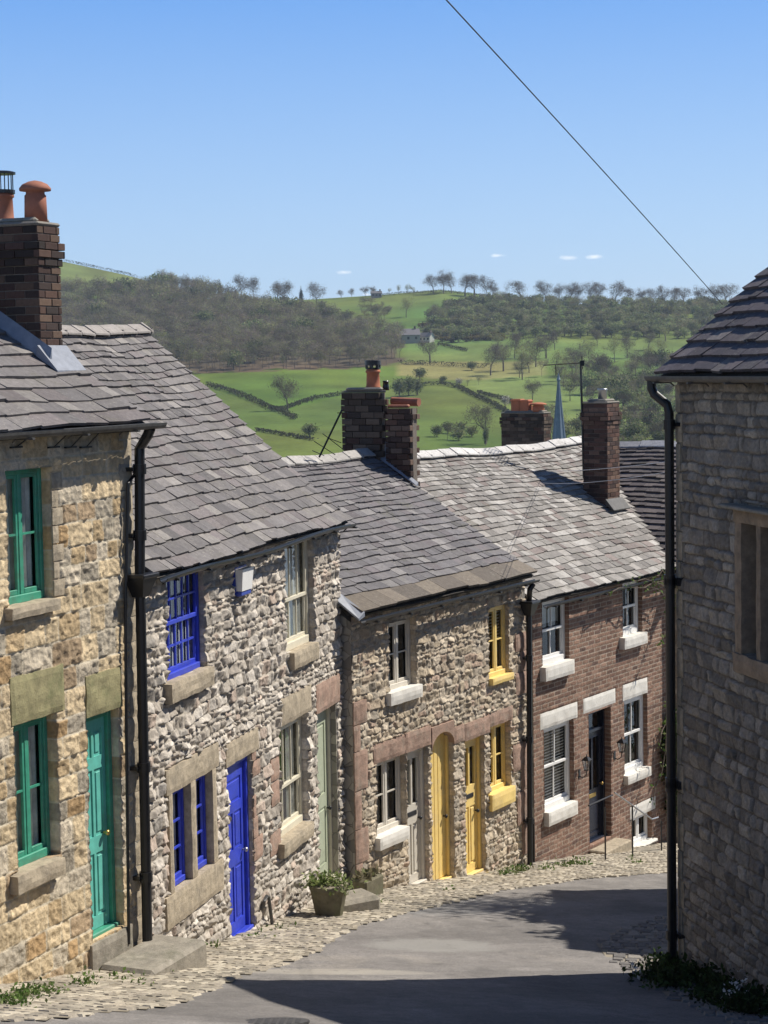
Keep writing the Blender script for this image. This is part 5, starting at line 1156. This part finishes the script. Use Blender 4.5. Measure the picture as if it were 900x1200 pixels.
# ------------------------------------------------------------------ planters, weeds, ivy
def leaves(name, centers, n, size, cols, parent=None, seed=1, spread=(.1, .1, .1), up=.5, **k):
    rs = np.random.RandomState(seed); c = np.array(centers, float)[rs.randint(0, len(centers), n)]+rs.randn(n, 3)*np.array(spread); s = (size*rs.uniform(.5, 1.4, n))[:, None]
    A = rs.randn(n, 3)+[0, 0, up]; A /= np.linalg.norm(A, axis=1)[:, None]; B = np.cross(A, rs.randn(n, 3)); B /= np.linalg.norm(B, axis=1)[:, None]
    V = np.stack([c, c+A*s*.5+B*s*.28, c+A*s, c+A*s*.5-B*s*.28], 1).reshape(-1, 3); cc = np.array(cols)[rs.randint(0, len(cols), n)]*rs.uniform(.75, 1.3, n)[:, None]
    o = np_mesh(name, V, np.arange(4*n).reshape(-1, 4), cc, M['foliage'], dom='FACE')
    if parent: o.parent = parent
    return tag(o, **k)
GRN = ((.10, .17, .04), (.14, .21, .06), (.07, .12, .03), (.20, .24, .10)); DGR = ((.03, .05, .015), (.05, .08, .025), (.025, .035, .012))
M['mossy'] = paint('mossy_planter_stone', (.15, .135, .085), .9, .3, 9, (.08, .10, .04))
g = on_ground(386, 1073); t = empty('stone_planter', tuple(g), .3, label='mossy tapered stone planter beside the pale green door', cat='planter')
mb = MB(); mb.tube([(0, 0, -.03), (0, 0, .06), (0, 0, .33), (0, 0, .36), (0, 0, .40)], [.16, .18, .235, .25, .245], 14); o = mb.build('planter_body', M['mossy'], t, smooth=False)
mb = MB(); mb.tube([(0, 0, .39), (0, 0, .402)], .235, 14); mb.build('soil', M['earth'], t)
o = empty('potted_plant', (g[0], g[1], g[2]+.40), label='bushy yellow green plant in the tapered planter', cat='plant'); leaves('foliage', [(0, 0, .05), (-.12, -.05, .04), (.12, -.05, .03), (.15, -.1, -.02), (-.15, 0, .02)], 650, .055, ((.22, .27, .09), (.15, .21, .06), (.3, .33, .16)), o, 3, (.09, .09, .05))
g2 = on_ground(424, 1063); p2 = P3.world(-.06, -.24, 0); gz2 = float(ground(p2[0], p2[1])); t = P3.empty('stone_trough', label='dark stone trough planter at the corner of the beige cottage', cat='planter'); t.location = (p2[0], p2[1], gz2)
mb = MB(); mb.box(-.24, .24, -.11, .11, -.08, .27, None, .03); mb.build('trough_body', M['mossy'], t)
o = empty('potted_plant', (p2[0], p2[1], gz2+.27), label='wispy dry plant in the dark stone trough', cat='plant'); leaves('foliage', [(0, 0, .0), (.08, .1, .0), (-.08, -.1, .0)], 130, .09, ((.25, .22, .13), (.16, .17, .08), (.3, .27, .18)), o, 5, (.05, .07, .02), 1.2)
g3 = on_ground(412, 1066); t = empty('stone_block', tuple(g3), .55, label='rounded grey step block between the two planters', cat='stone'); mb = MB(); mb.box(-.38, .30, -.26, .22, -.1, .20, None, .05); mb.build('block', M['grey_stone'], t)
def weeds(name, px_list, n, size, cols, label, cat='weeds', seed=2, spread=(.07, .07, .03), up=1.0, h=.03):
    cs = [on_ground(*q)+[0, 0, h] for q in px_list]; return leaves(name, cs, n, size, cols, None, seed, spread, up, label=label, cat=cat, kind='stuff')
weeds('weeds', [(5, 1178), (25, 1172), (35, 1168), (55, 1165), (100, 1156), (20, 1180)], 800, .04, GRN, 'weeds at the foot of the golden sandstone wall')
weeds('weeds', [(600, 1024), (607, 1022), (592, 1026), (612, 1022), (640, 1020), (660, 1016), (672, 1014), (685, 1014), (745, 1012)], 700, .05, GRN+((.3, .3, .18),), 'weeds along the foot of the brick house', seed=8)
weeds('weeds', [(140, 1150), (165, 1155), (190, 1140), (250, 1112), (300, 1100), (330, 1090), (440, 1060), (520, 1044)], 160, .05, GRN, 'small weeds in the joints below the limestone wall', seed=9)
pts = []
rr_ = random.Random(4)
for k in range(60): s_ = rr_.uniform(-.1, 3.2); d_ = rr_.uniform(.08, .65)*(1 if s_ > .3 else .4); p = PR.world(s_, -d_, 0); pts.append((p[0], p[1], float(ground(p[0], p[1]))+.05))
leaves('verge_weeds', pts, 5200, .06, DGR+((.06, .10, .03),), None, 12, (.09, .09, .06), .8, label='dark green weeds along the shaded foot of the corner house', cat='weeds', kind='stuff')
fl_ = [on_ground(px, py)+[0, 0, .2] for px, py in ((862, 1178), (868, 1184), (856, 1188), (872, 1172), (748, 1158))]; leaves('wildflowers', fl_, 60, .045, ((.75, .75, .7),), None, 13, (.04, .04, .05), .5, label='tiny white wildflowers in the shaded weeds', cat='flowers', kind='stuff')
# ivy at the far corner of the brick house
t = P4.empty('ivy', label='dark green ivy hanging at the far corner of the brick house', cat='ivy'); s_i = P4.pt(778, 890)[0]; zi = P4.pt(778, 890)[1]
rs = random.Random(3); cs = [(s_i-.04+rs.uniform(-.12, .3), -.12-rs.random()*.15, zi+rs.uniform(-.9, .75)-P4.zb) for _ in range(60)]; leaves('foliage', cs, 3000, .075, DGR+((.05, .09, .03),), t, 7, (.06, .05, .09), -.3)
mb = MB(); mb.tube([(s_i+.2, -.05, zi-2.0-P4.zb), (s_i+.25, -.06, zi-.5-P4.zb), (s_i+.2, -.05, zi+.6-P4.zb)], .02, 5); mb.build('stem', M['twig'], t)
t = P4.empty('climbing_plant', label='thin leafless climber with few leaves under the brick house eaves', cat='climbing plant'); mb = MB(); cs = []
rs = random.Random(9)
for (x0, y0_), (x1, y1_) in (((712, 694), (790, 678)), ((735, 676), (792, 690)), ((750, 684), (792, 702)), ((765, 672), (794, 668)), ((770, 755), (795, 700)), ((768, 870), (792, 830)), ((778, 826), (795, 835)), ((765, 940), (785, 850))):
    a, b = P4.pt(x0, y0_, -.25), P4.pt(x1, y1_, -.3); pts = [(a[0]+(b[0]-a[0])*k/6, -.25-rs.random()*.08, a[1]+(b[1]-a[1])*k/6-P4.zb+rs.uniform(-.05, .05)) for k in range(7)]; mb.tube(pts, .009, 4); cs += pts
mb.build('stems', M['twig'], t); leaves('foliage', cs, 260, .07, GRN, t, 15, (.03, .03, .03), 0)
# low stone wall beyond the brick house steps
pw = P4.world(E4+.3, -.15, 0); tw = P4.empty('garden_wall', label='low dark rubble wall beyond the brick house railings', cat='wall'); stone_wall('stonework', P4, E4-.12, E4+1.0, -9.6, -8.0, [], tw, RUBBLE, (.03, .02), 71, .1)
mb = MB(); mb.box(E4-.12, E4+1.0, -.335, -.05, -9.6, -8.0, None, .02); mb.build('core', M['side'], tw, -P4.zb)

# neighbours round the corner: they stand out of the picture and shade the lane
Pn = Plane(8.15, 28.5, 189.5, -8.5)
hn = Pn.empty('lane_house', label='stone house round the corner that shades the lane', cat='house')
mb = MB(); mb.box(0, 5.7, 0, 5, -10, -.0); mb.build('wall', M['side'], hn, -Pn.zb)
_, ptn, Ln = slate_roof('roof', Pn, hn, -.15, 5.85, -.2, -.1, 2.5, 1.5, .25, .4, .02, SL, SP, seed=66)

for a_, k_ in DEFER: stone_wall_now(*a_, **k_)
for o_ in tw.children:
    if o_.name.startswith('stonework'): o_.location.y = -.34

def lane_tree(x, y, top, W, n, ts, bare, cols, lo, seed, label, name='lane_tree'):
    g_ = float(ground(x, y)); v_, f_, cv_, cf_, cc_ = tree_geo(seed, top-g_, W, 5, n, ts, bare, cols, crown_lo=lo, trunk_r=.14)
    lt = empty(name, (x, y, g_), .4, label=label, cat='tree'); np_mesh('trunk', v_, f_, None, M['twig'], lt); np_mesh('crown', cv_, cf_, cc_, M['foliage'], lt, dom='FACE', tri=True)
lane_tree(6.35, 26.0, .9, 2.9, 2600, .17, True, BARE, .52, 5, 'bare garden tree round the corner nearest the bend')
lane_tree(6.45, 25.0, -.4, 2.3, 3000, .16, False, IVY, .45, 6, 'ivy covered tree round the corner behind the grey stone house', 'ivy_tree')
lane_tree(6.3, 23.1, -.7, 2.0, 2600, .16, False, IVY, .4, 7, 'small leafy tree close behind the grey stone house', 'garden_tree')
lane_tree(7.1, 27.1, -.3, 2.2, 2600, .16, False, IVY, .4, 8, 'leafy tree beside the wall of the hidden lane house', 'garden_tree')
# ================================================================== light
w = bpy.data.worlds.new('World'); sc.world = w; w.use_nodes = True; nt = w.node_tree
AZ, EL = 67.0, 50.0
sky = nt.nodes.new('ShaderNodeTexSky'); sky.sky_type = 'NISHITA'; sky.sun_disc = False; sky.sun_elevation = R(EL); sky.sun_rotation = R(AZ); sky.altitude = 150; sky.air_density = 1.0; sky.dust_density = .3; sky.ozone_density = 2.0
tc = nt.nodes.new('ShaderNodeTexCoord').outputs['Generated']; sx = nt.nodes.new('ShaderNodeSeparateXYZ'); nt.links.new(tc, sx.inputs[0])
grad = ramp(nt, sx.outputs['Z'], [(0, (7.4, 9.2, 11.)), (.045, (5.7, 8.5, 11.9)), (.19, (1.8, 4.75, 10.9)), (.42, (.45, 1.1, 3.1))])
for e in nt.nodes:
    if e.type == 'VALTORGB': pass
c_ = mixc(nt, sky.outputs[0], grad, .8)
# a few small fair-weather clouds low over the hill
for (px, py, rx, ry) in ((403, 319, 9, 2.6), (583, 299.5, 9, 2.2), (667, 302, 12, 3.2), (697, 301, 11, 3), (430, 345, 7, 1.5)):
    d = Vector(ray(px, py)).normalized(); sb = nt.nodes.new('ShaderNodeVectorMath'); sb.operation = 'SUBTRACT'; nt.links.new(tc, sb.inputs[0]); sb.inputs[1].default_value = d
    ml = nt.nodes.new('ShaderNodeVectorMath'); ml.operation = 'MULTIPLY'; nt.links.new(sb.outputs[0], ml.inputs[0]); ml.inputs[1].default_value = (F/rx, F/rx, F/ry)
    ln = nt.nodes.new('ShaderNodeVectorMath'); ln.operation = 'LENGTH'; nt.links.new(ml.outputs[0], ln.inputs[0])
    nn_ = nt.nodes.new('ShaderNodeTexNoise'); nn_.inputs['Scale'].default_value = 260; nn_.inputs['Detail'].default_value = 5; nt.links.new(tc, nn_.inputs['Vector'])
    ad = nt.nodes.new('ShaderNodeMath'); ad.operation = 'MULTIPLY_ADD'; nt.links.new(nn_.outputs['Fac'], ad.inputs[0]); ad.inputs[1].default_value = 1.4; nt.links.new(ln.outputs['Value'], ad.inputs[2])
    mr = nt.nodes.new('ShaderNodeMapRange'); nt.links.new(ad.outputs[0], mr.inputs['Value']); mr.inputs['From Min'].default_value = .7; mr.inputs['From Max'].default_value = 1.75; mr.inputs['To Min'].default_value = 1; mr.inputs['To Max'].default_value = 0
    c_ = mixc(nt, c_, (11.4, 12.2, 13.2), mr.outputs['Result'])
bg = nt.nodes['Background']; bg.inputs['Strength'].default_value = .074; nt.links.new(c_, bg.inputs['Color'])
sd = bpy.data.lights.new('sun', 'SUN'); so_ = bpy.data.objects.new('sun', sd); col.objects.link(so_); sd.energy = 5.0; sd.angle = R(.55); sd.color = (1, .94, .85)
dvec = Vector((math.sin(R(AZ))*math.cos(R(EL)), math.cos(R(AZ))*math.cos(R(EL)), math.sin(R(EL)))); so_.rotation_euler = dvec.to_track_quat('Z', 'Y').to_euler()
# thin spring haze over the valley
hz_ = MB(); hz_.box(-2100, 2100, -40, 3300, -900, 140); m = bpy.data.materials.new('valley_haze'); m.use_nodes = True; nt = m.node_tree; nt.nodes.clear()
o_ = nt.nodes.new('ShaderNodeOutputMaterial'); pv_ = nt.nodes.new('ShaderNodeVolumePrincipled'); pv_.inputs['Density'].default_value = .00013; pv_.inputs['Color'].default_value = (.72, .84, 1, 1); pv_.inputs['Anisotropy'].default_value = .2; nt.links.new(pv_.outputs[0], o_.inputs['Volume'])
tag(hz_.build('haze', m), 'thin pale haze filling the valley air', 'haze', kind='stuff')
vs = sc.view_settings; sc.display_settings.display_device = 'sRGB'; vs.view_transform = 'Standard'; vs.look = 'None'; vs.exposure = .30; vs.gamma = 1; vs.use_curve_mapping = False
sc.render.engine = 'CYCLES'; sc.cycles.use_denoising = True; sc.cycles.denoiser = 'OPENIMAGEDENOISE'; sc.cycles.max_bounces = 6; sc.cycles.diffuse_bounces = 3; sc.cycles.transparent_max_bounces = 12
sc.cycles.volume_bounces = 0
